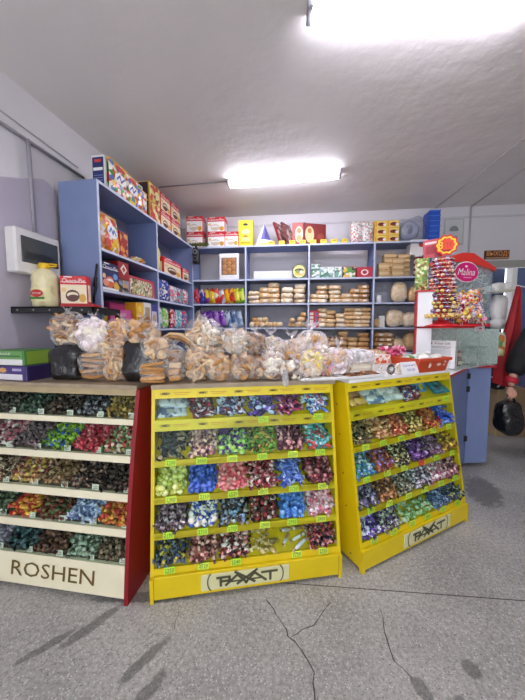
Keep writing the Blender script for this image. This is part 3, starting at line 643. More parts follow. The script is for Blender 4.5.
#GOODS_BEGIN
# ================================================================ goods
def place(b,name,fr,u,v,z,rot=0,label=None,cat=None,group=None,tilt=0,roll=0,parent=None):
    o=b.build(name,parent,loc=fr.p(u,v,z)); o.rotation_euler=(tilt,roll,fr.a+rot); return tag(o,label,cat,group)
RED=mat('#d3222c',.35,var=.03); NAVY=mat('#1c2358',.35,var=.03); GOLD=mat('#d8a838',.4); CHOC=mat('#5a2c18',.4); CRM=mat('#f0dfc0',.4)
PINK=mat('#d84c8c',.4); ORA=mat('#ec8a2c',.4); GRE=mat('#4c9c48',.4); LPK=mat('#f0b8c4',.4)
def choco_box(w,d,h,base=RED,ground=CRM,word='Choco-Pie',word_mt=WHITE,cake=CHOC,top=True,extra=None):
    b=MB(); b.box(-w/2,w/2,0,d,0,h,base,.003)
    b.rect(0,h*.36,w*.96,h*.66,ground,-.0006)
    b.disc(-w*.05,h*.30,w*.52,h*.42,cake,-.0010); b.disc(-w*.05,h*.33,w*.42,h*.20,CRM if cake is CHOC else WHITE,-.0014); b.disc(-w*.02,h*.26,w*.40,h*.16,cake,-.0018)
    b.disc(w*.32,h*.22,w*.26,h*.30,GOLD,-.0012); b.disc(-w*.36,h*.5,w*.18,h*.18,mat('#e9c98a',.4),-.0012)
    b.rect(0,h*.78,w*.96,h*.02,WHITE,-.0007)
    b.text(word,0,h*.83,w*.84,h*.15,word_mt,-.0013); b.rect(-w*.2,h*.955,w*.3,h*.035,word_mt,-.0012)
    b.text(word,0,0,1e-4,1e-4,word_mt,0)
    # end panel print, on the right and left ends
    for sx in (-1,1):
        x=sx*(w/2+.0006); q=[(x,d*.15,h*.1),(x,d*.85,h*.1),(x,d*.85,h*.7),(x,d*.15,h*.7)]
        b.add(q if sx>0 else q[::-1],[(0,1,2,3)],ground)
    return b
def plain_box(w,d,h,mt,front=None,side=None,word=None,wmt=None,wz=.7,stripe=None):
    b=MB(); b.box(-w/2,w/2,0,d,0,h,mt,.003)
    if front: b.rect(0,h*.5,w*.92,h*.9,front,-.0006)
    if stripe: b.rect(0,h*.86,w*.94,h*.2,stripe,-.0010)
    if word: b.text(word,0,h*wz,w*.75,h*.16,wmt or WHITE,-.0016)
    if side:
        for sx in (-1,1):
            x=sx*(w/2+.0006); q=[(x,d*.08,h*.06),(x,d*.92,h*.06),(x,d*.92,h*.94),(x,d*.08,h*.94)]
            b.add(q if sx>0 else q[::-1],[(0,1,2,3)],side)
    return b
def pillow(w,h,t,mt,mt2=None,seed=0,nu=10,nv=12):
    """sealed snack bag standing on its lower seam"""
    b=MB(); rr=random.Random(seed)
    for sg in (-1,1):
        vs=[]
        for j in range(nv+1):
            q=j/nv
            for i in range(nu+1):
                p=i/nu; bul=max(0,(1-abs(2*p-1)**3)*(1-abs(2*q-1)**4))**.6
                x=(p-.5)*w*(1-.07*math.sin(PI*q)); y=sg*t/2*bul*(1+.25*mnoise.noise(Vector((p*4+seed,q*5,sg)))); z=q*h
                vs.append((x,y,z))
        fs=[(j*(nu+1)+i,j*(nu+1)+i+1,(j+1)*(nu+1)+i+1,(j+1)*(nu+1)+i) for j in range(nv) for i in range(nu)]
        if sg>0: fs=[f[::-1] for f in fs]
        b.add(vs,fs,mt,True)
    m2=mt2 or mt
    b.box(-w/2,w/2,-.0015,.0015,h-.012,h+.006,m2); b.box(-w/2,w/2,-.0015,.0015,-.0,.01,m2)
    return b

# ---- top of the left shelving (z SL[4])
zt=SL[4]+.001
U=lambda px:lu(px)
b=plain_box(.56,.12,.27,mat('#e9e7e4',.4),prt(['#d84830','#f0b428','#e8e4dc','#3c8c48','#f0c840'],14,.4,.1,0),mat('#26306c',.4))
b.v=b.v; 
b.M=Matrix.Identity(4)
for k,(w_,z_) in enumerate(((.06,.225),(.085,.16),(.08,.11),(.08,.09),(.08,.07))):
    mt_=[mat('#d8482c',.4),WHITE,mat('#7c88b8',.4),mat('#7c88b8',.4),mat('#7c88b8',.4)][k]; h_=[.022,.024,.006,.006,.006][k]
    b.add([(-.2814,.06-w_/2,z_-h_/2),(-.2814,.06-w_/2,z_+h_/2),(-.2814,.06+w_/2,z_+h_/2),(-.2814,.06+w_/2,z_-h_/2)],[(0,3,2,1)],mt_)
place(b,'cake_box',LS,.44,.045,zt,0,'navy and white carton at the near end of the left shelf top','box')
MC1=prt(['#e8b020','#f0c838','#d84028','#f0ece0','#4c9448','#5878b8','#f0e8d0'],30,.3,.15,.15)
MC2=prt(['#f0ece4','#e8b428','#d85c48','#5c70b8','#f4f0e8','#e89888'],36,.3,.3,.15)
def snack(w,h,t,sd,topc='#f0b81c',ground=MC2,word=None):
    b=pillow(w,h,t,ground,mat(topc,.4),sd)
    return b
for i,(u,w,h,lb) in enumerate(((.30,.26,.26,'first yellow and red snack bag past the navy carton, left shelf top'),(.48,.24,.25,'second yellow and red snack bag past the navy carton, left shelf top'),(.66,.19,.21,'third snack bag from the navy carton, white and pink, left shelf top'))):
    b=pillow(w,h,.035,MC1 if i<2 else MC2,mat('#eab41c',.4),10+i)
    if i<2: b.disc(0,h*.82,w*.5,h*.16,mat('#d03020',.4),-.022); b.disc(0,h*.5,w*.6,h*.34,mat('#f4f2ee',.4),-.024); b.stroke([(-w*.2,h*.45),(-w*.05,h*.6),(w*.02,h*.42),(w*.18,h*.58)],.014,mat('#38509c',.4),-.025)
    place(b,'snack_bag',LS,u,.022,zt,0,lb,'snack bag')
b=pillow(.12,.17,.06,prt(['#7c3c48','#d8b0a8','#503038','#e8d8c8'],24,.3,.2,.1),None,15); place(b,'snack_bag',LS,.765,.08,zt,0,'dark red patterned bag before the stacked cake boxes, left shelf top','snack bag')
# stacked cake boxes towards the corner
n=0
for k,(u,w) in enumerate(((.93,.22),(1.17,.235),(1.43,.25))):
    for j in range(2):
        h=.19; base=RED if k else mat('#d8b43c',.4)
        if k==0: b=plain_box(w,.20,h,mat('#caa63a',.4),prt(['#d8c060','#c83c34','#e8dca0','#8c3c30'],20,.4,.2,0),mat('#3a2430',.4))
        else: b=choco_box(w,.2,h,cake=CHOC if k<3 else mat('#e0d2c0',.4),ground=CRM if k<3 else WHITE)
        lv='upper' if j else 'lower'
        place(b,'cake_box',LS,u,.03,zt+j*(h+.001),0,f'{lv} {"yellow-red box" if k==0 else "red cake box"}, {ORD[k]} of three stacks on left shelf top','box')
# ---- left shelving bays
def lsp(b,name,u,v,row,label,cat,rot=0,tilt=0,dz=0,group=None): return place(b,name,LS,u,v,SL[row]+.002+dz,rot,label,cat,group,tilt)
# bay one, top row (row 3)
b=pillow(.27,.32,.09,prt(['#e8b428','#f0c030','#e87c28','#d8382c','#f4ecd8','#e8a898'],32,.3,.1,.15),mat('#f0a81c',.4),3)
b.disc(0,.17,.13,.11,mat('#f2f2f4',.4),-.05); b.stroke([(-.04,.16),(-.015,.2),(0,.15),(.02,.19),(.04,.15)],.013,mat('#3c6cb8',.4),-.052); b.disc(.05,.22,.03,.02,GRE,-.05); b.disc(-.06,.07,.07,.08,mat('#c82c24',.4),-.044); b.disc(0,.26,.1,.03,mat('#d8382c',.4),-.032)
lsp(b,'snack_bag',.20,.06,3,'tall yellow, white and red snack bag in the top left bay','snack bag',tilt=R(-5))
b=pillow(.14,.22,.08,prt(['#d8cc98','#c8a868','#e8dcb8'],20,.35,.1,.1),None,4); lsp(b,'snack_bag',.09,.2,3,'pale beige bag at the near end of the top left bay','snack bag')
b=plain_box(.12,.12,.23,mat('#c42c2c',.4),prt(['#c83428','#e89848','#7c2820','#d8b070'],26,.4,.1,0)); b.disc(0,.15,.09,.07,mat('#a81c1c',.4),-.0014); lsp(b,'snack_box',.39,.05,3,'tall red and orange carton beside the snack bag, top left bay','box')
barm=[prt([c,'#e8c83c','#f0ece0'],40,.3,.1,.2) for c in ('#6c3c94','#e8a828','#a02c3c','#e4702c')]
rr=random.Random(3)
for i in range(16):
    b=MB(); b.sup((0,0,.011),(.045,.016,.011),barm[i%4],.4,.6,nu=10,nv=5,nz=.1,nf=40,seed=i)
    for s_ in (-1,1): b.box(*sorted((s_*.042,s_*.054)),-.015,.015,.01,.012,barm[i%4])
    lay=0 if i<8 else (1 if i<13 else 2); k=i if i<8 else (i-8 if i<13 else i-13)
    lsp(b,'wafer_bar',.50+.043*k+lay*.05,.06+rr.uniform(0,.04),3,'small purple, yellow and red wafer bar in the pile, top left bay','candy bar',rot=rr.uniform(.9,1.9),dz=lay*.023,group='wafer bars piled in the top left bay')
# row 2
b=choco_box(.215,.10,.225,base=NAVY,ground=mat('#27306c',.35),cake=mat('#e07048',.4)); b.disc(-.06,.06,.07,.06,mat('#f0a080',.4),-.002); b.disc(.06,.12,.06,.05,mat('#70a0d8',.4),-.002); b.disc(.07,.04,.07,.05,mat('#e8c048',.4),-.0024); b.rect(0,.012,.2,.018,WHITE,-.002)
lsp(b,'cake_box',.145,.02,2,'navy cake box with orange fruit print, second left shelf','box')
b=plain_box(.15,.12,.26,mat('#1e2658',.35),mat('#222b64',.35)); b.disc(0,.21,.08,.06,mat('#e8e4e8',.4),-.0012,k=4,wob=.2); lsp(b,'cake_box',.17,.135,2,'plain navy carton standing behind the navy cake box, second left shelf','box')
b=plain_box(.15,.13,.115,mat('#8a7a66',.4),prt(['#6c5848','#b8a888','#4c6890','#d8c8a8','#302820'],24,.4,.1,0)); b.rect(0,.057,.14,.105,prt(['#4c4c5c','#8c98b8','#c8a070','#2c2c34'],28,.4,.1,0),-.001); lsp(b,'cake_box',.325,.02,2,'small cream box with a dark photo print under the red carton, second left shelf','box')
b=plain_box(.15,.14,.155,mat('#8c1c20',.4),mat('#a02428',.4)); b.rect(0,.09,.07,.07,mat('#f0e0d0',.4),-.0014,PI/4); b.rect(0,.09,.035,.035,mat('#b84c3c',.4),-.0018,PI/4); lsp(b,'cake_box',.325,.02,2,'dark red carton with a cream diamond stacked on the small photo box','box',dz=.117)
b=plain_box(.46,.16,.18,mat('#c84454',.4),prt(['#5c4838','#c8d0a0','#e8e4c8','#7c5c44','#8ca868','#d8b088'],55,.4,.05,0)); b.rect(0,.165,.44,.02,mat('#c03850',.4),-.0012); b.rect(.2,.09,.05,.14,mat('#cc4c60',.4),-.0012); lsp(b,'cake_box',.64,.03,2,'wide red box with a green and brown printed front, second left shelf','box')
# row 1
b=pillow(.13,.17,.08,prt(['#f0ece4','#d8d0c0','#e8cc48'],18,.35,.1,.1),None,8); b.disc(0,.1,.05,.05,mat('#e8c830',.4),-.045); lsp(b,'snack_bag',.12,.09,1,'small white bag with a yellow spot, third left shelf','snack bag')
b=plain_box(.30,.10,.165,mat('#c04c8c',.4),mat('#cc5c98',.4)); b.disc(0,.05,.19,.09,mat('#7c3444',.4),-.0014); b.disc(0,.045,.13,.05,mat('#c89088',.4),-.0018); b.text('Рахат',0,.125,.15,.03,mat('#f0c4dc',.4),-.0018); lsp(b,'cake_box',.27,.02,1,'magenta cake box with a dark oval, third left shelf','box')
b=plain_box(.32,.12,.24,mat('#b83878',.4),mat('#c84888',.4)); b.rect(0,.21,.28,.035,mat('#e0589c',.4),-.0012); lsp(b,'cake_box',.44,.14,1,'taller magenta box standing behind the magenta cake box','box')
b=plain_box(.12,.12,.25,mat('#e4a820',.4),mat('#ecb82c',.4)); b.disc(0,.19,.07,.06,mat('#f4dc60',.4),-.0012); b.disc(0,.09,.08,.1,mat('#d08c18',.4),-.0012); lsp(b,'snack_box',.56,.02,1,'tall golden yellow carton, third left shelf','box')
b=plain_box(.14,.12,.26,mat('#e8e6e0',.4),mat('#f2f0ec',.4)); b.rect(0,.12,.09,.19,mat('#b49c7c',.4),-.0012); lsp(b,'snack_box',.70,.02,1,'white carton with a brown picture panel, third left shelf','box')
b=plain_box(.11,.12,.25,mat('#5c58a8',.4),mat('#d8d4e4',.4)); b.rect(0,.21,.1,.06,mat('#4c48a0',.4),-.0012); b.disc(0,.1,.07,.11,mat('#c8a878',.4),-.0014); lsp(b,'snack_box',.83,.02,1,'violet and white carton by the divider, third left shelf','box')
# bay two
b=pillow(.14,.28,.09,prt(['#e0d474','#e8e08c','#d0c058'],16,.35,.1,.1),None,9); lsp(b,'snack_bag',.99,.08,3,'tall pale yellow bag beside the divider, top bay of the second column','snack bag')
b=choco_box(.46,.14,.19); lsp(b,'cake_box',1.32,.03,3,'red and cream cake box beside the pale yellow bag, second left bay','box')
b=choco_box(.2,.14,.16,word='Pie'); lsp(b,'cake_box',1.70,.03,3,'smaller red cake box beside the corner in the second left bay','box')
def bagrow(us,row,specs,cat,lab,sz=(.15,.20,.07)):
    for i,u in enumerate(us):
        b=pillow(sz[0],sz[1],sz[2],prt(specs[i%len(specs)],45,.3,.15,.15),None,30+i+row*7); lsp(b,'snack_bag',u,.06,row,lab[i],cat,rot=R(rnd.uniform(-12,12)))
bagrow([1.0,1.16],2,[['#2848b0','#3c64cc','#e0d488'],['#3450b8','#e8e4dc','#2c3c9c']],'snack bag',['blue and yellow bag by the divider, second left bay','blue and white bag beside the blue-yellow one, second left bay'],(.14,.24,.07))
bagrow([1.36,1.54,1.72],2,[['#f0e8e8','#e07080','#6cb0b0','#d8d4dc'],['#e8e4e4','#c84c60','#88b8a0','#7c90c0'],['#f0e8ec','#d85868','#a0c8c8']],'snack bag',[f'{x} of three white bags with pink and teal print, second left bay' for x in ('left','middle','right')],(.18,.2,.08))
bagrow([.99,1.14,1.32,1.5,1.68],1,[['#d8dcd8','#88b8a8','#e8e8e4'],['#7cc84c','#a0dc70','#e8e8e0'],['#d83c50','#f0e0e0','#b82c40'],['#60b0b8','#e0e8e8','#88c8cc'],['#6078b8','#d84c60','#c8d0e4']],'snack bag',[f'{c} bag on the third shelf of the second left bay' for c in ('grey-white','lime green','red and white','teal','blue and pink')],(.15,.23,.07))
# black hooked strip hanging on the shelf's near side
b=MB(); b.tube([(0,0,.30),(.0,-.004,.2),(.012,-.006,.12),(.0,-.004,.05),(0,0,0)],.008,BLACK,6); b.box(-.012,.012,-.01,.002,.12,.2,BLACK,.003)
tag(b.build('black_hook',loc=LS.p(-.018,.055,1.60),rot=(0,R(8),LS.a-PI/2)),'black hook strip hanging on the near side of the left shelves','hook')

# ---- back shelving, top
def bsp(b,name,px,v,row,label,cat,rot=0,tilt=0,dz=0,group=None,roll=0): return place(b,name,BK,bu(px),v,SB[row]+.002+dz,rot,label,cat,group,tilt,roll)
for j in range(2): bsp(choco_box(.24,.16,.22,ground=WHITE,cake=mat('#d8c8b0',.4)),'cake_box',195.5,.05,4,f'{"upper" if j else "lower"} red and white cake box right in the shelf corner','box',dz=j*.221)
for j in range(2): bsp(choco_box(.25,.18,.205,ground=WHITE,cake=mat('#d8c8b0',.4)),'cake_box',217,.03,4,f'{"upper" if j else "lower"} red and white cake box, stack just right of the corner, shelf top','box',dz=j*.206)
bsp(choco_box(.19,.18,.205,ground=WHITE,cake=mat('#d8c8b0',.4)),'cake_box',232,.03,4,'single red and white cake box next to the yellow box, back shelf top','box')
b=plain_box(.20,.16,.36,mat('#f0d820',.4),mat('#f2dc28',.4)); b.disc(0,.30,.07,.035,mat('#3c3424',.5),-.0012); b.disc(0,.20,.12,.07,mat('#f8f0a0',.4),-.0012); b.rect(0,.1,.12,.05,mat('#f6ea8c',.4),-.0012); b.rect(0,.05,.14,.02,mat('#c89c18',.4),-.0012); b.disc(0,.14,.07,.03,mat('#b4841c',.4),-.0014)
bsp(b,'yellow_carton',245.5,.05,4,'tall yellow carton on the back shelf top','box')
b=MB(); b.prism([(-.13,0),(.13,0),(0,.30)],'y',0,.10,WHITE); b.add([(.0,-.001,.295),(.012,-.001,.11),(.095,-.001,.08),(.01,-.001,.295)],[(0,1,2,3)],mat('#5c5cb4',.4)); b.add([(-.045,-.001,.10),(.098,-.001,.078),(.003,-.001,.29)],[(0,1,2)],mat('#6664b8',.4)); b.rect(-.01,.035,.12,.03,mat('#e8d870',.4),-.0012)
bsp(b,'triangular_box',263.5,.07,4,'white triangular box with a purple face, back shelf top','box')
for i,(px,rl,w_) in enumerate(((276,R(-20),.24),(284,R(-21),.24))):
    b=plain_box(.03,w_,.36,mat('#7c2028' if i==0 else '#6c3434',.4),None,prt(['#8c3438','#c89898','#5c2428','#e0c8b8'],18,.4,.1,0))
    bsp(b,'chocolate_box',px+4,.05,4,['left of the two dark red flat boxes leaning over, back shelf top','right of the two dark red flat boxes leaning over, back shelf top'][i],'box',rot=R(-28),roll=rl)
b=plain_box(.19,.05,.31,mat('#8c2c30',.4),mat('#b4443c',.4)); b.disc(0,.15,.11,.22,mat('#e8d0a8',.4),-.0012); b.disc(0,.20,.06,.07,mat('#b8784c',.4),-.0016); b.disc(0,.10,.07,.09,mat('#c89c64',.4),-.0016)
bsp(b,'chocolate_box',298,.08,4,'upright red box with a cream figure, back shelf top','box')
b=plain_box(.32,.04,.29,mat('#702428',.4),mat('#84302f',.4)); b.disc(-.08,.14,.13,.22,mat('#e4c898',.4),-.0012); b.disc(-.08,.19,.06,.07,mat('#b8784c',.4),-.0016); b.disc(.08,.12,.1,.08,mat('#a04c3c',.4),-.0012)
bsp(b,'chocolate_box',314,.09,4,'wide dark red box with a cream figure, turned, back shelf top','box',rot=R(18))
for i in range(8):
    b=plain_box(.085,.05,.05,mat('#ecc824',.4),mat('#f0d83c',.4)); b.rect(0,.03,.05,.016,mat('#c08c20',.4),-.0012)
    bsp(b,'tea_packet',271+i*10.2,.0,4,'small yellow packet in the row along the back shelf top edge','packet',group='small yellow packets along the back shelf top edge')
for i,px in enumerate((355,366)):
    b=pillow(.17,.29,.12,prt(['#e8e0dc','#d88880','#f0ece8','#a8a8a0','#d8d0cc'],45,.25,.1,.2),None,50+i); bsp(b,'clear_packet',px,.1,4,f'{["left","right"][i]} of the two clear packets with pink and white print, back shelf top','packet')
for i in range(2):
    for j in range(3):
        b=plain_box(.16,.14,.095,mat('#e8b828',.4),mat('#ecd070',.4)); b.disc(.01,.045,.10,.05,mat('#a83028',.4),-.0014); b.disc(.0,.05,.06,.03,mat('#5c2c24',.4),-.0018); b.disc(.05,.04,.04,.03,WHITE,-.002); b.rect(-.06,.05,.02,.07,mat('#e4a420',.4),-.0016)
        bsp(b,'tea_box',378.3+i*12.2,.06,4,f'{["lowest","middle","topmost"][j]} yellow box with a red oval in the {["left","right"][i]} stack, back shelf top','box',dz=j*.0965)
b=MB(); b.sup((0,0,.17),(.20,.13,.17),glass('grey_film',refl=1.4,tint='#eef0f6',haze=.16,hcol='#d4d8e4',bump=.8,rough=.2,bscale=16),.8,.8,nu=22,nv=14,nz=.22,nf=7,seed=5)
bsp(b,'clear_bag',411,.17,4,'big clear plastic bag with a dark-centred bundle, back shelf top','bag')
b=MB(); b.ring((0,-.0,0),.085,.045,mat('#a4a8b8',.4),n=16,k=8,axis='y'); bsp(b,'wrapped_bundle',409,.15,4,'grey ring of packs inside the big clear bag, back shelf top','packs',dz=.17)
BC=mat('#2c5cc8',.35)
for i in range(6):
    b=MB(); w=.13;d=.2;h=.064
    b.box(-w/2,w/2,0,.006,0,h,BC); b.box(-w/2,w/2,d-.006,d,0,h,BC); b.box(-w/2,-w/2+.006,0,d,0,h,BC); b.box(w/2-.006,w/2,0,d,0,h,BC); b.box(-w/2,w/2,0,d,0,.006,BC); b.box(-w/2-.006,w/2+.006,-.006,.004,h-.01,h,mat('#5484e0',.35))
    place(b,'blue_tray',BK,bu(433)-.03,.04,SB[4]+.002+i*.065,0,f'{ORD[i]} blue plastic tray from the bottom of the stack, back shelf top','tray')
# ---- back shelving column one
b=MB(); b.box(-.14,.14,0,.03,0,.37,WHITE,.003); b.rect(0,.19,.22,.24,mat('#7a7468',.5),-.0008)
for i in range(3):
    for j in range(5): b.sup((-.065+.065*i,-.0005,.10+.045*j),(.031,.006,.024),mat('#b8793c',.45) if (i+j)%2 else mat('#c98c50',.45),.6,.8,nu=10,nv=6)
bsp(b,'bread_picture',229,.05,3,'white-framed picture of brown loaves on the top back shelf','picture')
cols=[['#c83040','#e04858','#f0e0e0'],['#3c3c94','#5458b0','#c8c8e8'],['#3858a8','#8c3c8c','#f0c840'],['#e8c828','#c83030','#f0e070'],['#d03030','#f06858','#f0e8c8'],['#d8dce0','#b8bcc8','#c84848'],['#e8a828','#e8602c','#f0d040'],['#d84028','#a02828','#e8b040'],['#d8d028','#98b830','#f0e860'],['#a0c838','#78a828','#e0e868']]
cn=['red','indigo','blue and purple','yellow','bright red','silver','orange','dark red','yellow-green','lime green']
for i in range(10):
    b=pillow(.15,.21,.05,prt(cols[i],14,.25,.1,.2),None,60+i); bsp(b,'crisp_bag',197+i*5.0,.03+.012*(i%2),2,f'{cn[i]} crisp bag leaning in the row on the second back shelf','crisp bag',rot=R(-38),roll=R(-14))
cols=[['#b8a898','#5c3c48','#e0d8d0'],['#8048a8','#a070c8','#e8e0f0'],['#7c44a4','#c8b8dc','#6030a0'],['#8850b0','#a880cc','#d8c8e8'],['#7840a0','#9860c0','#e8e0f0'],['#8c98b8','#5c78a8','#c8d4e0'],['#7890b8','#a8bcd4','#48688c'],['#88a0c0','#b8c8dc','#506c90']]
cn=['brown-white','first purple','second purple','third purple','fourth purple','first grey-blue','second grey-blue','third grey-blue']
for i in range(8):
    b=pillow(.17,.235,.06,prt(cols[i],12,.25,.1,.2),None,75+i); bsp(b,'crisp_bag',199+i*5.8,.03+.012*(i%2),1,f'{cn[i]} bag from the left in the leaning row on the third back shelf','crisp bag',rot=R(-35),roll=R(-16))
for i in range(4):
    b=pillow(.18,.2,.08,prt([['#4870a8','#88a8d0','#28406c'],['#c8c0b8','#8c8890','#503c48']][i%2],14,.25,.1,.2),None,90+i); bsp(b,'crisp_bag',206+i*10,.06,0,f'{["first","second","third","fourth"][i]} dusky blue or grey bag from the left on the lowest visible back shelf','crisp bag')
# ---- bread and biscuit packs
BR=[prt(['#b88850','#e4c08c','#f4e0bc'],26,.35,.35,.3,smooth=True),prt(['#9c6c3c','#d4a46c','#ecd0a0'],26,.4,.35,.3,smooth=True),prt(['#c09058','#e8c898','#f8ecd4'],22,.3,.35,.3,smooth=True),prt(['#80542c','#b88854','#dcb488'],24,.4,.35,.3,smooth=True)]
packs={}
def pack_mesh(w,d,h,mi,sd,label_=True):
    k=(w,d,h,mi,sd,label_)
    if k in packs: return packs[k]
    b=MB(); b.sup((0,0,h/2),(w/2,d/2,h/2),BR[mi],.45,.6,nu=16,nv=8,nz=.2,nf=26,seed=sd,flat=.04)
    if label_: b.rect(w*.05,h*.5,w*.32,h*.36,mat('#f4ecdc',.5),-d/2*1.0-.002)
    for s_ in (-1,1): b.add([(s_*w*.47,0,h*.5),(s_*w*.60,-d*.2,h*.65),(s_*w*.58,d*.2,h*.4)],[(0,1,2)],FILM)
    packs[k]=b.mesh('bread_pack'); return packs[k]
def stack(px,row,n,w,d,h,mi,lab,name='biscuit_pack',cat='bread pack',v=.10,rows=1,z=None,jit=.012,label_=True):
    w*=1.08; h*=1.12
    for j in range(n):
        me=pack_mesh(w,d,h,mi,(j+int(px))%3,label_)
        inst(name,me,BK.p(bu(px)+rnd.uniform(-jit,jit)*.7,v+d/2*0+.02+rnd.uniform(-jit,jit),SB[row]+.002+j*h*.97),(0,0,BK.a+rnd.uniform(-.12,.12)),lab,cat,lab)
W3='stack on the second back shelf, middle column'
for px,n,w,mi,h,t in ((253.5,3,.16,2,.055,'thin flat'),(264,3,.15,0,.072,'tan'),(273.5,4,.15,0,.068,'taller tan'),(287,3,.16,2,.07,'pale'),(299.5,4,.15,2,.063,'pale cream')):
    stack(px,2,n,w,.14,h,mi,f'bread pack in the {t} {W3}')
# round tin, white board
b=MB(); b.cyl((0,0,.10),(0,.06,.10),.10,mat('#5c6c4c',.3,.4),n=32); b.cyl((0,-.003,.10),(0,0,.10),.085,mat('#e4d894',.35),n=32); b.disc(0,.115,.12,.05,mat('#38402c',.4),-.0045); b.disc(0,.075,.12,.05,mat('#d8b448',.4),-.0048); b.disc(-.02,.10,.05,.05,mat('#8ca048',.4),-.0052); b.disc(.03,.09,.05,.05,mat('#f0ecd0',.4),-.0056)
bsp(b,'round_tin',298.5,.06,3,'round green and gold tin on the top back shelf','tin')
b=MB(); b.box(-.36,.22,0,.012,0,.165,WHITE,.002); bsp(b,'white_board',276,.315,3,'low white board standing at the rear of the top back shelf','board')
# buns row
def bun_mesh(sd,r,mi=1):
    b=MB(); b.sup((0,0,r*.8),(r,r,r*.8),BR[mi],1,.9,nu=14,nv=9,nz=.12,nf=30,seed=sd,flat=.2); return b.mesh('bun')
buns=[bun_mesh(i,.05,i%2) for i in range(3)]
def bunpile(px0,px1,row,n,lab,r=.05,lay=2,grp=None):
    u0,u1=bu(px0),bu(px1); m=max(1,(n+lay-1)//lay)
    for i in range(n):
        l=i//m; k=i%m
        inst('bread_bun',rnd.choice(buns),BK.p(u0+(u1-u0)*(k+.5+.35*l*(1 if k<m-1 else -1))/m,.10+rnd.uniform(-.02,.02),SB[row]+.003+l*.07),(rnd.uniform(-.2,.2),rnd.uniform(-.2,.2),rnd.uniform(0,6)),lab,'bun',lab,scale=(r/.05,)*3)
bunpile(249,270,1,7,'round brown bun in the left pile on the third back shelf, middle column')
bunpile(267,282,1,3,'round bun in the flat middle group on the third back shelf, middle column',lay=1)
bunpile(288,298,1,3,'round bun in the small group right of centre, third back shelf, middle column',.042)
bunpile(296,307,1,5,'round bun in the right pile by the divider, third back shelf, middle column',lay=3)
# transparent tray with red sweets
b=MB(); b.box(-.15,.15,-.08,.08,0,.004,GL); 
for q in ((-.15,-.148,-.08,.08),(.148,.15,-.08,.08),(-.15,.15,-.08,-.078),(-.15,.15,.078,.08)): b.box(q[0],q[1],q[2],q[3],0,.13,GL)
bsp(b,'clear_box',296,.12,0,'clear open box of red sweets on the lowest visible back shelf','box')
sm=MB(); sm.sup((0,0,.012),(.022,.017,.014),prt(['#9c3c34','#c86050','#6c2420'],60,.35,.5,.2),.8,.8,nu=8,nv=6); sm=sm.mesh('red_sweet')
for i in range(30): inst('red_sweet',sm,BK.p(bu(296)+rnd.uniform(-.12,.12),.12+rnd.uniform(-.055,.055),SB[0]+.008+(i//12)*.026),(0,0,rnd.uniform(0,6)),'dark red sweet in the clear box on the lowest visible back shelf','sweet','red sweets in the clear box')
# ---- column three
for i in range(4):
    b=plain_box(.12,.08,.15+.04*(i==0),mat('#b4c4bc',.4),prt(['#c8dcd0','#6c9c84','#e8ece8','#4c7c68','#98a8b4'],30,.35,.1,0)); b.rect(0,.14,.09,.014,mat('#e8ecec',.4),-.0014); bsp(b,'tea_carton',314.5+i*7.3,.04,3,f'{ORD[i]} green and white carton from the left, top back shelf, third column','carton',rot=R(-10))
b=plain_box(.19,.1,.15,mat('#c43030',.4),prt(['#c83838','#e8c040','#3c3034','#5c9c48','#f0e8e0'],22,.35,.1,0)); bsp(b,'sweet_box',347.5,.05,3,'colourful red, green and yellow box, top back shelf, third column','box')
b=plain_box(.21,.12,.14,mat('#b82030',.4),mat('#c02838',.4)); b.disc(0,.07,.1,.08,mat('#f0e0dc',.4),-.0012); b.disc(0,.07,.06,.05,mat('#b03040',.4),-.0016); bsp(b,'sweet_box',363.5,.05,3,'dark red box with a white oval, top back shelf, third column','box')
C3='second back shelf, third column'
for k,(px,n,w,mi,h) in enumerate(((314,2,.13,2,.06),(322,4,.15,0,.056),(335,4,.16,0,.056),(347,2,.15,2,.06),(355,3,.15,1,.06),(364,4,.15,3,.058))):
    stack(px,2,n,w,.14,h,mi,f'biscuit pack in the {ORD[k]} stack from the left on the {C3}')
b=plain_box(.14,.12,.24,mat('#b82434',.4),mat('#c42c3c',.4)); 
for q in range(4): b.rect(-.03,.04+.05*q,.05,.035,mat('#f0e4dc',.4),-.0014); b.rect(.04,.04+.05*q,.03,.03,mat('#3c50a0',.4),-.0014)
bsp(b,'sweet_box',313.5,.05,1,'red box with white and blue panels, third back shelf, third column','box')
for k,(px,n,w,mi,h) in enumerate(((322,4,.13,0,.062),(331,4,.13,0,.055),(341,3,.13,0,.06),(350,5,.14,0,.05),(358,5,.13,0,.05),(366,5,.13,0,.05))):
    stack(px,1,n,w,.13,h,mi,f'tan biscuit block in the {ORD[k]} stack from the left, third back shelf, third column',name='biscuit_block',label_=(k%2==0))
for k,(px,n,w,mi,h) in enumerate(((313,4,.15,1,.06),(324,3,.14,0,.06),(333,3,.13,3,.06),(344,4,.13,1,.065),(354,3,.13,0,.06),(365,4,.15,1,.06))):
    stack(px,0,n,w,.13,h,mi,f'biscuit block in the {ORD[k]} stack from the left, lowest visible back shelf, third column',name='biscuit_block',label_=False)
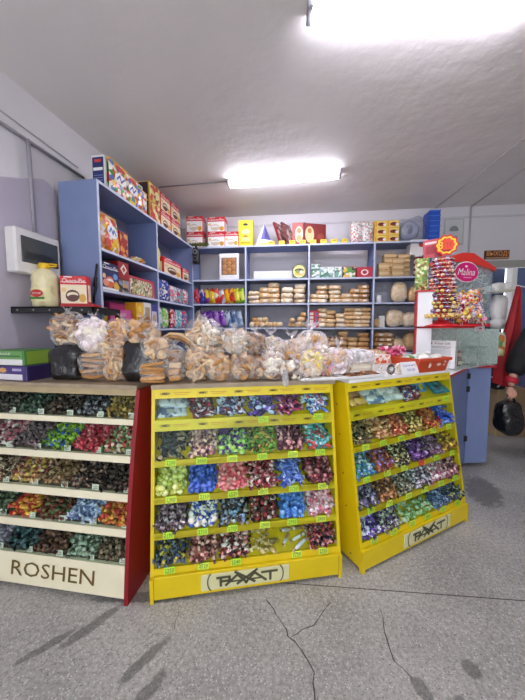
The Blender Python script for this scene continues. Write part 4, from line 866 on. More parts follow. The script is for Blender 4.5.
# ---- column four
PB=mat('#c9a878',.6,var=.08)
for k,(px,n,w,h) in enumerate(((382,2,.13,.09),(389,5,.16,.062),(396,3,.14,.08),(403,5,.15,.06))):
    for j in range(n):
        b=MB(); b.box(-w/2,w/2,-.06,.06,0,h,PB,.01); b.box(-w/2-.0015,w/2+.0015,-.0612,-.0608,h*.35,h*.65,mat('#d9bd90',.6))
        place(b,'paper_pack',BK,bu(px),.10-(.03 if k in (0,2) else -.02),SB[3]+.002+j*(h+.001),R(rnd.uniform(-5,5)),f'brown paper pack in the {ORD[k]} stack from the left, top back shelf, right column','paper pack',f'paper packs in the {ORD[k]} stack, top back shelf, right column')
for j in range(2):
    b=MB(); b.lathe([(.05,0),(.055,.01),(.055,.10),(.045,.115)],mat('#74222e',.25),18); b.lathe([(.047,.116),(.05,.118),(.05,.138),(.046,.14)],WHITE,18); b.lathe([(.0555,.03),(.0555,.075)],mat('#d8c4bc',.4),18)
    place(b,'jam_jar',BK,bu(413)+.05,.07,SB[3]+.002+j*.142,0,f'{"upper" if j else "lower"} dark red jam jar with a white lid, top back shelf, right column','jar')
b=plain_box(.24,.14,.20,mat('#e9e4e0',.4),mat('#f2eeea',.4)); b.disc(.02,.13,.07,.06,mat('#b8402c',.4),-.0012); b.disc(.02,.15,.04,.02,CHOC,-.0016); place(b,'white_cake_box',BK,bu(413)+.06,.06,SB[3]+.002+.285,0,'white box with a red fruit print above the jam jars','box')
def loaf(px,row,w,d,h,mi,lab,v=.13,dx=0,name='bread_loaf',film=True):
    r=MB(); r.sup((0,0,h/2),(w/2,d/2,h/2),BR[mi],.7,.8,nu=18,nv=12,nz=.1,nf=12,seed=int(px),flat=.05)
    if film: r.cyl((0,0,h*.97),(0,.01,h*1.12),.015,FILM,.03,n=8,cap=False)
    place(r,name,BK,bu(px)+dx,v,SB[row]+.002,0,lab,'bread'); 
b=MB(); b.box(-.03,.03,-.03,.03,0,.1,WHITE,.004); bsp(b,'white_carton',378.5,.08,2,'small white carton, second back shelf, right column','carton')
loaf(400,2,.22,.16,.28,2,'tall pointed pale loaf in clear wrap, second back shelf, right column')
loaf(413,2,.16,.14,.21,1,'brown loaf with a red label beside the tall pale loaf',.13,.03)
b=plain_box(.07,.05,.16,WHITE,mat('#efece4',.4)); bsp(b,'white_carton',383,.08,1,'white carton among small packs, third back shelf, right column','carton')
loaf(378,1,.10,.12,.11,0,'small brown loaf at the divider, third back shelf, right column')
loaf(396,1,.24,.17,.25,2,'big pale loaf in a knotted clear bag, third back shelf, right column')
loaf(410,1,.22,.16,.21,2,'rounded pale loaf right of the big knotted bag',.13,.02)
for k,(px,n) in enumerate(((381,4),(390,4))):
    stack(px,0,n,.15,.13,.06,3,f'dark brown biscuit pack in the {["left","right"][k]} stack, lowest visible back shelf, right column')
loaf(400,0,.18,.16,.18,0,'tan loaf in a clear bag, lowest visible back shelf, right column')
loaf(411,0,.2,.16,.26,0,'tall bag of tan rolls at the right end of the lowest visible back shelf',.13,.03)
# camera-like black speaker hanging in the corner
b=MB(); b.box(-.045,.045,-.05,.05,-.22,0,BLACK,.02); b.cyl((0,-.056,-.06),(0,-.05,-.06),.032,mat('#8c8c90',.3),n=18); b.cyl((0,-.058,-.06),(0,-.055,-.06),.02,BLACK,n=18); b.cyl((0,-.056,-.15),(0,-.05,-.15),.032,mat('#5c5c60',.3),n=18); b.cyl((0,-.058,-.15),(0,-.055,-.15),.02,BLACK,n=18); b.box(-.012,.012,-.01,.01,0,.03,BLACK)
place(b,'small_speaker',BK,.06,-.055,SB[4]-.03,0,'small black two-cone speaker hanging below the shelf top in the corner','speaker')
b=MB(); 
for i in range(26):
    t=i/25; x=-.13+.30*t; b.add([(x,-.0,.01),(x+.02,-.03-.01*(i%3),.03+.02*(i%2)),(x+.045,-.005,.012)],[(0,1,2)],mat('#70803c',.6)); 
b.tube([(-.14,0,.008),(.0,-.01,.012),(.18,0,.008)],.005,mat('#50602c',.6),6)
place(b,'leaf_garland',BK,.03,-.02,SB[4]+.001,0,'thin green leaf garland on the shelf corner above the speaker','garland')

#G2_BEGIN
# ================================================================ counter goods
TAN=prt(['#94602f','#c08c50','#dcb07c'],34,.5,.4,.4,smooth=True); PALE=prt(['#b08858','#d8b484','#ecd4ac'],30,.5,.4,.4,smooth=True)
BRN=prt(['#5c3418','#8c5c30','#b88450'],34,.55,.4,.4,smooth=True); WHI=prt(['#e0d4b8','#f2ead6','#fbf6ea'],30,.5,.4,.4,smooth=True)
PNK=prt(['#e8d0d4','#f4e6e8','#f8f0f0','#d8b8c4'],40,.5,.4,.4); YLW=prt(['#e8c030','#f4e060','#f8eca0'],30,.5,.4,.3,smooth=True)
DRK=prt(['#3c2418','#5c3820','#7c5030'],34,.5,.4,.4,smooth=True)
PM={}
def piece(kind,mt,i):
    k=(kind,mt.name,i)
    if k in PM: return PM[k]
    b=MB()
    if kind=='ring': b.ring((0,0,0),.024,.0115,mt,12,7)
    elif kind=='disc': b.sup((0,0,0),(.033,.033,.011),mt,1,.6,nu=14,nv=6,nz=.12,nf=40,seed=i)
    elif kind=='finger': b.sup((0,0,0),(.045,.014,.011),mt,.7,.8,nu=10,nv=6,nz=.15,nf=40,seed=i)
    elif kind=='block': b.sup((0,0,0),(.04,.028,.02),mt,.35,.5,nu=12,nv=7,nz=.12,nf=40,seed=i)
    elif kind=='lump': b.sup((0,0,0),(.026,.022,.02),mt,.8,.9,nu=10,nv=7,nz=.35,nf=50,seed=i)
    elif kind=='noodle':
        pts=[(.03*math.sin(a*1.7+i),.02*math.cos(a*2.3+i),.012*math.sin(a*3.1)) for a in [q*.45 for q in range(14)]]; b.tube(pts,.005,mt,5)
    elif kind=='slab': b.sup((0,0,0),(.075,.05,.013),mt,.5,.6,nu=14,nv=6,nz=.12,nf=30,seed=i)
    PM[k]=b.mesh(kind); return PM[k]
PNAME={'ring':'ring_biscuit','disc':'round_biscuit','finger':'finger_biscuit','block':'biscuit_block','lump':'biscuit_lump','noodle':'corn_curl','slab':'flat_biscuit'}
PR={'ring':.028,'disc':.026,'finger':.027,'block':.032,'lump':.023,'noodle':.024,'slab':.04}
def bag(fr,u,v,z,w,d,h,label,kind=None,mts=(),n=30,film=None,seed=0,knot=True,tilt=0,what='biscuit',cat='bag',stackn=0,tail=.05):
    """closed bag: film body gathered into a tuft; its contents are things of their own"""
    film=film or FILM; b=MB(); rr=random.Random(seed)
    b.sup((0,0,h/2),(w/2,d/2,h/2),film,.75,.72,nu=22,nv=16,nz=.16,nf=11,seed=seed+3,flat=.06)
    if knot:
        t=tail; m=7
        b.lathe([(.016,h*.955),(.009,h*.99),(.013,h+.008)],film,8)
        vs=[(0,0,h)]; 
        for i in range(m*2): a=2*PI*i/(m*2); r=t*(.75 if i%2 else .4)*(.8+.4*rr.random()); vs.append((r*math.cos(a),r*.6*math.sin(a),h+t*(.8 if i%2 else .45)*(.7+.5*rr.random())))
        b.add(vs,[(0,1+i,1+(i+1)%(m*2)) for i in range(m*2)],film,True)
    b.v=[(x*(.80+.22*min(1,max(0,z/h)))if kind!='slab' and kind!='block' else x,y,z) for x,y,z in b.v]; o=b.build('plastic_bag',loc=fr.p(u,v,z)); o.rotation_euler=(0,tilt,fr.a+rr.uniform(-.1,.1)); tag(o,label,cat)
    if kind:
        ctr=fr.p(u,v,z); pts=[]; r=PR[kind]; tr=0; M=Matrix.Rotation(fr.a,3,'Z')@Matrix.Rotation(tilt,3,'Y')
        if stackn:
            m=stackn
            for i in range(m):
                for k in range(max(1,int(w/(.085 if kind!='slab' else .2)))):
                    kk=max(1,int(w/(.085 if kind!='slab' else .2)))
                    q=Vector(((k+.5-kk/2)*w*.85/kk+rr.uniform(-.006,.006),rr.uniform(-.02,.005)-d*.12,h*.06+(h*.84)*(i+.5)/m)); pts.append((q,(rr.uniform(-.15,.15),rr.uniform(-.15,.15),rr.uniform(-.3,.3))))
        else:
            n=int(n*1.5)
            while len(pts)<n and tr<n*60:
                tr+=1; q=Vector((rr.uniform(-1,1),rr.uniform(-1,.25),rr.uniform(-1,1)))
                if abs(q.x)**2.6+abs(q.y)**2.6+abs(q.z)**2.8>.72: continue
                q=Vector((q.x*(w/2-.008)*(.80+.2*(q.z+1)/2 if kind!='block' else 1),q.y*(d/2-.004),h/2+q.z*(h/2-.006)))
                if any((q-p[0]).length<r*.95 for p in pts): continue
                pts.append((q,(rr.uniform(-1.6,1.6),rr.uniform(-.8,.8),rr.uniform(0,6))))
        lb=f'{what} inside the {label}'; lb=' '.join(lb.split()[:16]).rstrip(',')
        for q,e in pts:
            mt=mts[rr.randrange(len(mts))]; p=ctr+M@q
            inst(PNAME[kind],piece(kind,mt,rr.randrange(3)),p,(e[0],e[1],e[2]+fr.a),lb,'biscuit',lb,scale=(.82,)*3 if kind!='slab' else (.88,.8,.8))
    return o
BLK=mat('#131416',.22,var=.2,bump=1.0,scale=26,spec=.8)
def blackbag(fr,u,v,z,w,d,h,label,seed):
    b=MB(); b.sup((0,0,h/2),(w/2,d/2,h/2),BLK,.7,.6,nu=26,nv=18,nz=.3,nf=12,seed=seed,flat=.05)
    o=b.build('black_bag',loc=fr.p(u,v,z),rot=fr.a); return tag(o,label,'bag')
LX=lambda px:1.065-(134-px)*.00615
C0=HT+.023
# cartons at the left
b=plain_box(.26,.19,.088,mat('#3c2c64',.4),mat('#4c3c7c',.4),mat('#2c2050',.4)); b.disc(-.05,.06,.06,.03,mat('#d8a868',.4),-.0012,wob=.3,k=8); b.rect(.0,.022,.2,.034,mat('#e6e4e8',.4),-.0014); b.rect(.06,.065,.07,.014,mat('#b8b0d0',.4),-.0014)
place(b,'biscuit_carton',FL,LX(4),.185,C0,R(-6),'violet carton with a white label at the bottom of the left stack','carton')
b=plain_box(.25,.2,.088,mat('#4c8440',.4),mat('#6ca05c',.4),mat('#88a83c',.4)); b.rect(0,.02,.23,.034,mat('#e8e8e4',.4),-.0014); b.rect(0,.055,.2,.008,mat('#3c7038',.4),-.0014); b.text('САХАР',-.02,.068,.1,.014,mat('#e8f0e0',.4),-.0016)
place(b,'biscuit_carton',FL,LX(2),.185,C0+.089,R(-4),'green carton with a white label on top of the violet carton','carton')
# bags on the left case
blackbag(FL,LX(54),.285,C0,.20,.14,.21,'black plastic bag on the left case beside the cartons',1)
bag(FL,LX(54),.29,C0+.185,.22,.14,.215,'clear bag of broken tan biscuits on the black bag by the cartons','finger',(TAN,PALE,BRN),34,seed=2,what='tan biscuit')
bag(FL,LX(82),.285,C0,.19,.13,.185,'clear bag of layered beige biscuits under the pinkish bag','slab',(PALE,TAN),seed=3,stackn=5,knot=False,what='beige biscuit')
bag(FL,LX(81),.29,C0+.165,.19,.13,.20,'clear bag of pale pink and white sweets on the beige biscuits','block',(PNK,WHI,PNK),24,film=FILMW,seed=4,what='pale sweet')
bag(FL,LX(106),.285,C0,.17,.13,.16,'lower clear bag of ring biscuits between the pinkish and black bags','ring',(PALE,TAN),22,seed=5,what='ring biscuit',knot=False)
bag(FL,LX(103),.285,C0+.135,.19,.13,.12,'middle clear bag of ring biscuits with tan rings lying askew','ring',(PALE,TAN),18,seed=6,knot=False,what='ring biscuit')
bag(FL,LX(110),.30,C0+.235,.18,.13,.125,'clear bag of orange-tan biscuits topping the ring biscuit bags','disc',(TAN,prt(['#c07c34','#e0a458','#ecc088'],34,.5,.4,.4,smooth=True)),16,seed=7,what='orange-tan biscuit')
blackbag(FL,LX(129),.285,C0,.185,.14,.23,'black plastic bag at the right end of the left case',8)
bag(FL,LX(130),.30,C0+.205,.21,.14,.15,'clear bag of tan biscuit chunks on the right-hand black bag','block',(TAN,PALE,BRN),16,seed=9,what='tan chunk')
MX=lambda px:(px-153)/180*1.045
# bags on the middle case, left to right
bag(FM,MX(150)+.02,.235,C0,.15,.11,.13,'clear bag of stacked thin biscuits at the left corner of the middle case','slab',(PALE,TAN),seed=10,stackn=6,knot=False,what='thin biscuit')
bag(FM,MX(152)+.02,.27,C0+.115,.17,.12,.14,'clear bag of round tan biscuits on the stacked thin biscuits','disc',(TAN,PALE),16,seed=11,what='round tan biscuit')
b=MB()
for k in range(3):
    pts=[(-.12,.0),(-.09,.045),(-.03,.08),(.03,.075),(.09,.04),(.13,-.03)]; o2=[(x*(1-.06*k),z-.016*k) for x,z in pts]; i2=[(x*(1-.06*k),z-.013-.016*k) for x,z in pts]
    b.prism(o2+i2[::-1],'y',-.06+.01*k,.07-.01*k,[PALE,TAN,BRN][k])
place(b,'flat_bread',FM,MX(171),.40,C0+.20,0,'folded brown flat bread arched over the dark stack','bread')
bag(FM,MX(173),.25,C0,.125,.12,.21,'clear bag with a tall stack of tan and dark biscuits','block',(TAN,PALE,BRN),seed=12,stackn=5,what='stacked biscuit')
bag(FM,MX(171),.40,C0,.22,.13,.17,'clear bag of brown biscuits behind the tall stack under the flat bread','disc',(BRN,DRK),16,seed=13,knot=False,what='brown biscuit')
bag(FM,MX(194),.255,C0,.14,.12,.195,'clear bag of ring biscuits narrowing downwards on the middle case','ring',(TAN,PALE),24,seed=14,what='ring biscuit',tail=.03)
bag(FM,MX(200),.43,C0,.27,.19,.36,'biggest clear bag of small pale rings at the rear of the middle case','ring',(PALE,WHI,TAN),62,seed=15,what='small pale ring')
bag(FM,MX(215),.25,C0,.165,.13,.16,'clear bag of round pale biscuits with a loose white top','disc',(PALE,TAN),22,seed=16,what='round pale biscuit',tail=.05)
bag(FM,MX(239),.25,C0,.155,.13,.165,'clear bag of brown biscuits standing under the white corn sticks','disc',(BRN,TAN,PALE),18,seed=17,what='brown biscuit',knot=False)
bag(FM,MX(232),.31,C0+.15,.19,.13,.15,'clear bag of white corn sticks lying on the brown biscuits','noodle',(WHI,WHI,PALE),44,film=FILMW,seed=18,what='white corn curl')
bag(FM,MX(253),.255,C0,.12,.12,.14,'small clear bag with large tan wafers left of the white tufted bag','disc',(PALE,BRN),12,seed=19,knot=False,what='tan wafer')
bag(FM,MX(254),.32,C0+.13,.15,.12,.15,'knotted clear bag of dark brown biscuits with a pale tuft','lump',(BRN,DRK),22,seed=20,what='dark brown biscuit',tail=.055)
bag(FM,MX(270),.245,C0,.16,.13,.17,'clear bag of white and brown biscuits with a hanging bag end','disc',(WHI,BRN,PALE),20,film=FILMW,seed=21,what='white and brown biscuit')
bag(FM,MX(272),.38,C0+.02,.19,.14,.24,'tall milky bag of curly white biscuits behind the hanging bag end','noodle',(WHI,PALE),46,film=FILMW,seed=22,what='curly white biscuit',tail=.07)
# hanging bag end
b=MB(); b.sup((0,0,0),(.022,.012,.06),FILMW,.9,.8,nu=12,nv=10,nz=.3,nf=20,seed=2); o=place(b,'bag_tail',FM,MX(279),.155,C0-.005+.03,0,'milky twisted bag end drooping over the front edge of the middle case','bag',roll=R(-8))
# wicker like block of wafers
b=MB(); b.box(-.05,.05,-.03,.03,0,.13,prt(['#a8763c','#c89850','#8c5c2c'],60,.5,.2,.5),.006)
for i in range(6):
    for j in range(4): b.box(-.047+.024*j,-.027+.024*j,-.033,-.029,.008+.02*i,.022+.02*i,mat('#c4914c',.5))
place(b,'wafer_block',FM,MX(289),.30,C0+.03,R(-14),'tan woven-looking wafer block leaning among the milky bags','wafers',roll=R(14))
bag(FM,MX(292),.245,C0,.14,.12,.12,'small milky bag of mixed biscuits between wafer block and yellow sweets','lump',(PALE,DRK,WHI),20,film=FILMW,seed=24,what='mixed biscuit')
bag(FM,MX(311),.255,C0,.17,.13,.17,'milky bag of yellow and white sweets on the middle case','disc',(YLW,WHI,YLW,PALE),24,film=FILMW,seed=25,what='yellow or white sweet')
bag(FM,MX(298),.42,C0,.26,.16,.24,'wide milky bag of pale biscuits behind the yellow sweets','lump',(PALE,WHI,TAN),44,film=FILMW,seed=26,what='pale biscuit',tail=.07)
bag(FM,MX(321),.42,C0+.04,.24,.16,.25,'milky bag with a tall tuft near the right end of the middle case','block',(PALE,WHI,TAN,PNK),26,film=FILMW,seed=27,what='pale block',tail=.10)
bag(FM,MX(333),.30,C0,.16,.13,.15,'clear bag of round tan biscuits at the right end of the middle case','disc',(TAN,PALE,prt(['#d84c6c','#e8a0b0','#7c5cb0'],30,.4,.4,.2)),20,seed=28,what='round biscuit')
b=MB(); b.prism([(0,0),(.30,0),(.30,.02),(0,.02)],'z',0,.016,WHITE); b.box(0,.30,.0,.12,0,.006,WHITE)
place(b,'white_tray',FM,MX(296),.140,C0+.001,R(5),'thin white tray edge under the bags at the right of the middle case','tray')
# ---- right case top
RXf=lambda u:u
CR=HT+.019
bag(FR,.05,.30,CR,.20,.16,.19,'milky bag of tan biscuits at the left end of the right case','disc',(TAN,PALE,PNK),24,film=FILMW,seed=31,what='tan biscuit',tail=.09)
b=MB(); b.box(0,.30,0,.15,0,.006,WHITE); b.box(0,.30,0,.006,0,.02,WHITE); b.box(0,.30,.144,.15,0,.02,WHITE); b.box(0,.006,0,.15,0,.02,WHITE); b.box(.294,.3,0,.15,0,.02,WHITE)
place(b,'white_tray',FR,.02,.17,CR,0,'white tray of chocolate biscuits on the right case','tray')
for i in range(9):
    for j in range(3):
        inst('dark_biscuit',piece('disc',DRK if (i+j)%3 else BRN,i%3),FR.p(.045+.031*i,.20+.035*j,CR+.016+.008*(j==1)),(.3,0,i),'small brown biscuit in the white tray on the right case','biscuit','small brown biscuits in the white tray on the right case',scale=(.62,)*3)
b=MB(); b.sup((.0,0,.035),(.075,.06,.035),FILM,.6,.7,nu=16,nv=10,nz=.1); place(b,'clear_packet',FR,.44,.23,CR,0,'clear packet with a dark flower-shaped biscuit on the right case','packet')
b=MB(); b.disc(0,0,.07,.07,mat('#3a2218',.5),0,wob=.12,k=8); b.cyl((0,.001,0),(0,.012,0),.033,mat('#3a2218',.5),n=18); b.disc(0,0,.03,.03,WHITE,-.001); place(b,'flower_biscuit',FR,.41,.19,CR+.038,0,'dark flower-shaped biscuit with a white centre in the clear packet','biscuit')
b=MB(); b.cyl((0,0,0),(0,.012,0),.035,WHI,n=18); b.ring((0,-.001,0),.022,.004,PALE,14,5,'y'); place(b,'swirl_biscuit',FR,.50,.20,CR+.038,0,'round pale swirl biscuit beside the dark flower-shaped biscuit','biscuit')
b=MB(); b.sup((0,0,.05),(.16,.10,.05),glass('white_film',refl=1.3,tint='#ffffff',haze=.62,hcol='#f6f4f6',bump=1,rough=.25,bscale=22),.6,.6,nu=24,nv=12,nz=.14,nf=14,seed=6); place(b,'wrapped_tray',FR,.30,.44,CR+.06,0,'white film-wrapped tray at the rear of the right case','tray')
b=MB(); b.sup((0,0,.03),(.14,.09,.03),WHI,.5,.6,nu=20,nv=8,nz=.1); place(b,'white_roll',FR,.30,.44,CR+.002,0,'pale roll under the film-wrapped tray on the right case','roll')
b=plain_box(.17,.13,.065,mat('#e8dcd8',.35),prt(['#f0e8e4','#d85c3c','#e89060','#f4f0ee'],40,.3,.1,.1)); place(b,'sweet_packet',FR,.52,.36,CR+.05,0,'white and orange-red printed flat packet behind the price sheet','packet')
b=plain_box(.18,.14,.05,mat('#e8e4e0',.35)); place(b,'white_box',FR,.52,.36,CR,0,'low white box under the orange-red printed packet','box')
# hand-written card
b=MB(); b.box(-.085,.085,-.0015,0,0,.085,mat('#f6f5f8',.5)); HB=mat('#5c64a8',.5); b.text('Сдачи нет!',0,.06,.13,.018,HB,-.0022,.2); b.text('200-500',.01,.03,.08,.016,HB,-.0022,.2)
place(b,'paper_card',FR,.56,.158,CR+.0,0,'white paper card with blue handwriting on the right case','card',tilt=R(-16))
# red-orange crate
CRA=mat('#d4502c',.4,var=.06); cr=empty('orange_crate',FR.p(.80,.165,CR),FR.a,'orange-red plastic crate of white packets at the right end of the right case','crate')
b=MB(); w0,w1,h_,d_=.30,.35,.10,.20
vs=[(-w0/2,0,0),(w0/2,0,0),(w0/2,d_,0),(-w0/2,d_,0),(-w1/2,-.02,h_),(w1/2,-.02,h_),(w1/2,d_+.02,h_),(-w1/2,d_+.02,h_)]
b.add(vs,[(0,3,2,1),(0,1,5,4),(1,2,6,5),(2,3,7,6),(3,0,4,7)],CRA)
iv=[(x*.95,y*.93+.005,z+.004 if z<.05 else z) for x,y,z in vs]; b.add(iv,[(0,1,2,3),(0,4,5,1),(1,5,6,2),(2,6,7,3),(3,7,4,0)],CRA)
b.box(-w1/2-.008,w1/2+.008,-.03,-.018,h_-.022,h_,CRA,.003); b.box(-w1/2-.008,w1/2+.008,d_+.018,d_+.03,h_-.022,h_,CRA,.003); b.build('crate_body',cr)
b=MB(); b.disc(-.07,.052,.03,.035,mat('#f0dcd0',.5),0,wob=.2); b.disc(.03,.055,.05,.02,mat('#f0dcd0',.5),0); b.disc(.09,.05,.03,.015,mat('#e8b8a0',.5),0)
b.build('printed_mark',cr,loc=(0,-.016,0),rot=(R(11),0,0))
wp=[prt(['#f2f0e8','#dcdcd0','#6c9c60'],24,.3,.5,.2),prt(['#f6f4f0','#c8ccc0','#e8e8e0'],24,.3,.5,.2)]
pm=[MB().sup((0,0,0),(.045,.03,.018),wp[i],.5,.7,nu=12,nv=7,nz=.15,nf=30,seed=i).mesh('white_packet') for i in range(2)]
for i in range(18):
    x=-.12+.048*(i%6); y=.03+.06*((i//6)%3); inst('white_packet',pm[i%2],FR.p(.80+x,.165+y,CR+.075+rnd.uniform(0,.03)),(rnd.uniform(-.4,.4),rnd.uniform(-.3,.3),rnd.uniform(0,3)),'white and green packet heaped in the orange-red crate','packet','packets in the orange-red crate')
pk=MB(); pk.sup((0,0,0),(.03,.018,.014),prt(['#d8487c','#f0a0bc','#c02c5c','#f8d8e4'],40,.3,.5,.2),.7,.8,nu=10,nv=6,nz=.15,nf=60); pk=pk.mesh('pink_candy')
for i in range(34):
    x=.80+rnd.uniform(-.15,.12); y=.49+rnd.uniform(-.06,.06)
    inst('pink_candy',pk,FR.p(x,y,CR+.02+.024*(i%4)+.06),(rnd.uniform(-.5,.5),rnd.uniform(-.5,.5),rnd.uniform(0,6)),'pink wrapped candy in the heap behind the orange-red crate','candy','pink candies behind the orange-red crate')
b=MB(); b.box(-.16,.16,-.08,.08,0,.075,mat('#e8dccc',.5),.006); place(b,'sweet_tray',FR,.79,.49,CR,0,'shallow pale box under the pink candies on the right case','box')
bag(FR,.60,.50,CR,.2,.12,.14,'clear bag of tan rolls behind the printed packet on the right case','block',(TAN,PALE),14,seed=33,what='tan roll',knot=False)

# ================================================================ black rack with oil and box
rk=empty('metal_rack',(-1.37,1.99,0),0,'black metal rack between the left case and the left shelves','rack')
BM=mat('#17181a',.45,var=.15)
x0,x1=-.36,.225
b=MB(); b.box(x0,x1,0,.02,1.50,1.545,BM,.003); b.box(x0,x1,.34,.36,1.50,1.545,BM,.003); b.box(x0,x0+.02,0,.36,1.50,1.545,BM); b.box(x1-.02,x1,0,.36,1.50,1.545,BM); b.box(x0,x1,.0,.36,1.537,1.545,BM)
for i in range(6): b.cyl((x0+.06+.11*i,-.002,1.523),(x0+.06+.11*i,.001,1.523),.006,GREY,n=10)
b.build('rack_shelf',rk)
b=MB(); b.box(x0,x1,0,.36,.9,.915,BM); b.build('rack_shelf',rk)
for (x,y) in ((-.06,0),(x1-.03,0),(x0,.33),(x1-.03,.33)):
    b=MB(); b.box(x,x+.03,y,y+.03,0,1.50,BM,.002); b.build('rack_post',rk)
# oil canister
ox,oy=-1.37+.09,2.13
ob=empty('oil_canister',(-1.565,2.12,1.547),0,'big clear canister of pale oil with a yellow cap on the black rack','canister')
OIL=prt(['#d8cc98','#e8dfb4','#c8b880'],18,.12,.1,.3,smooth=True)
b=MB(); b.lathe([(.06,0),(.072,.01),(.074,.06),(.070,.10),(.074,.125),(.070,.15),(.074,.175),(.068,.20),(.05,.225),(.028,.24),(.026,.245)],OIL,22); b.build('bottle',ob)
b=MB(); b.lathe([(.029,.238),(.031,.24),(.031,.268),(.028,.272)],mat('#f0c418',.35),18); b.build('cap',ob)
b=MB(); b.tube([(.02,0,.268),(.05,0,.27),(.085,-.01,.262),(.09,-.02,.252),(.05,-.03,.247),(.028,-.01,.246)],.005,mat('#f0c418',.35),6); b.build('handle',ob)
b=MB()
vs=[];n=12
for i in range(n+1):
    a=-PI/2-.95+1.9*i/n
    for z in (.035,.115): vs.append((.0752*math.cos(a),.0752*math.sin(a),z))
b.add(vs,[(2*i,2*i+2,2*i+3,2*i+1) for i in range(n)],mat('#e8e0a8',.4)); b.M=Matrix.Translation((0,-.0765,0)); b.disc(0,.082,.075,.045,mat('#c8342c',.4),0); b.text('РОССИЯ',0,.082,.05,.012,WHITE,-.001); b.rect(0,.053,.09,.014,mat('#4c7c34',.4),.0012)
b.build('label',ob); ob.scale=(1.15,)*3
b=choco_box(.18,.07,.205); b.build('cake_box',loc=(-1.375,2.14,1.547+.026),rot=(0,0,R(10))); o=bpy.context.scene.objects['cake_box'] if False else COL.objects[-1]; tag(o,'red and cream cake box standing on the black rack beside the oil canister','box')
b=plain_box(.23,.12,.025,RED,mat('#b81c24',.4)); b.build('red_carton',loc=(-1.345,2.12,1.547),rot=(0,0,R(6))); tag(COL.objects[-1],'flat red carton under the cake box on the black rack','box')

# ================================================================ blue cabinet at the right with glass display
cb_=empty('blue_cabinet',(2.02,2.83,0),0,'blue counter cabinet with hinges at the right end under the glass display','cabinet')
P=[(1.44,2.22),(2.02,2.83),(2.26,2.85),(2.24,3.30),(1.95,3.35),(1.20,2.50)]; PL=[(x-2.02,y-2.83) for x,y in P]
b=MB(); b.prism(PL,'z',.04,1.015,mat('#7686b2',.5,var=.05)); b.build('body',cb_)
b=MB(); b.prism([(0.005,-.013),(.235,.004),(.235,.018),(.005,.001)],'z',.05,1.0,mat('#8090bc',.5,var=.04)); dd=b.build('door',cb_)
for z in (.30,.80,.93): 
    b=MB(); b.box(-.012,.02,-.018,-.010,z-.028,z+.028,mat('#3c3e40',.4,.6),.002); b.cyl((-.012,-.016,z-.03),(-.012,-.016,z+.03),.006,mat('#3c3e40',.4,.6),n=8); b.build('hinge',dd)
b=MB(); b.prism([(x*1.0+dx,y+dy) for (x,y),(dx,dy) in zip(PL,((-.02,-.03),(.0,-.04),(.03,-.03),(.03,.03),(0,.03),(-.03,0)))],'z',1.016,1.034,WHITE); b.build('worktop',cb_)
b=MB(); b.prism([(PL[0][0]-.02,PL[0][1]-.03),(.0,-.04),(.0,-.045),(PL[0][0]-.02,PL[0][1]-.036)],'z',1.014,1.036,mat('#b83038',.4)); b.prism([(.0,-.04),(.27,-.01),(.27,-.016),(.0,-.046)],'z',1.014,1.036,mat('#b83038',.4)); b.build('red_edging',cb_)
# glass display: corner C, right face direction, left face direction
C_=Vector((1.66,2.47,0)); GD=Fr(C_.x,C_.y,math.atan2(.50,.78)); 
gd=empty('glass_display',GD.p(0,0,1.036),GD.a,'glass display box on the blue cabinet with a white payment sheet','display box')
Wd,Dd,Hd=.86,.34,.355
ALU=mat('#c4ccc8',.3,.6)
GLD=glass('display_glass',refl=.8,tint='#fcfffe',haze=.12,hcol='#dfe8e4')
for (x0_,x1_,y0_,y1_,nm_) in ((0,Wd,0,.004,'glass_panel'),(0,.004,0,Dd,'glass_panel'),(.42,.424,0,Dd,'glass_panel')):
    b=MB(); b.box(x0_,x1_,y0_,y1_,.0,Hd,GLD); b.build(nm_,gd)
b=MB(); b.box(0,Wd,Dd-.006,Dd,0,Hd,mat('#e8eeea',.5)); b.build('back_panel',gd)
b=MB(); b.box(Wd-.006,Wd,0,Dd,0,Hd,mat('#dde8e2',.5)); b.build('end_panel',gd)
b=MB(); b.box(0,Wd,0,Dd,Hd,Hd+.006,GLD); b.build('glass_top',gd)
for x in (0,.42,Wd): 
    b=MB(); b.box(x-.004,x+.004,-.004,.004,0,Hd,ALU); b.build('corner_strip',gd)
b=MB(); b.box(0,Wd,0,Dd,-.0015,.004,mat('#e9ece9',.4)); b.build('floor_panel',gd)
b=MB(); b.box(.02,Wd-.02,.05,Dd-.02,.17,.174,GLD); b.build('glass_shelf',gd)
# sheet on the left face, lettering without the code
sh=MB(); sh.box(-.12,.12,-.002,0,0,.24,mat('#f2f3f4',.5)); sh.text('Kaspi QR',.015,.212,.13,.022,mat('#4c4c50',.5),-.0026); sh.disc(-.085,.213,.026,.026,mat('#d83c34',.5),-.0026)
for k in range(2): sh.rect(0,.185-.012*k,.18-.03*k,.004,mat('#8c8c90',.5),-.0026)
sh.rect(0,.018,.16,.005,mat('#8c8c90',.5),-.0026); sh.rect(0,.095,.17,.13,mat('#dcdee0',.5),-.0024)
o=sh.build('payment_sheet'); o.location=GD.p(-.012,.125,1.05); o.rotation_euler=(0,0,GD.a-PI/2); tag(o,'white payment sheet leaning on the left side of the glass display','sheet')
b=MB(); b.sup((0,0,.05),(.032,.02,.05),mat('#7c4c34',.5),.8,.8,nz=.1); b.sup((0,-.004,.115),(.024,.02,.024),mat('#e0b090',.5)); b.sup((0,0,.135),(.027,.023,.02),mat('#8c2c2c',.5)); b.box(-.02,.02,-.026,-.018,.02,.05,mat('#e8dcc0',.5))
o=b.build('figurine'); o.location=GD.p(.27,.10,1.041); o.rotation_euler=(0,0,GD.a-.4); tag(o,'small brown and red figurine inside the glass display','figurine')
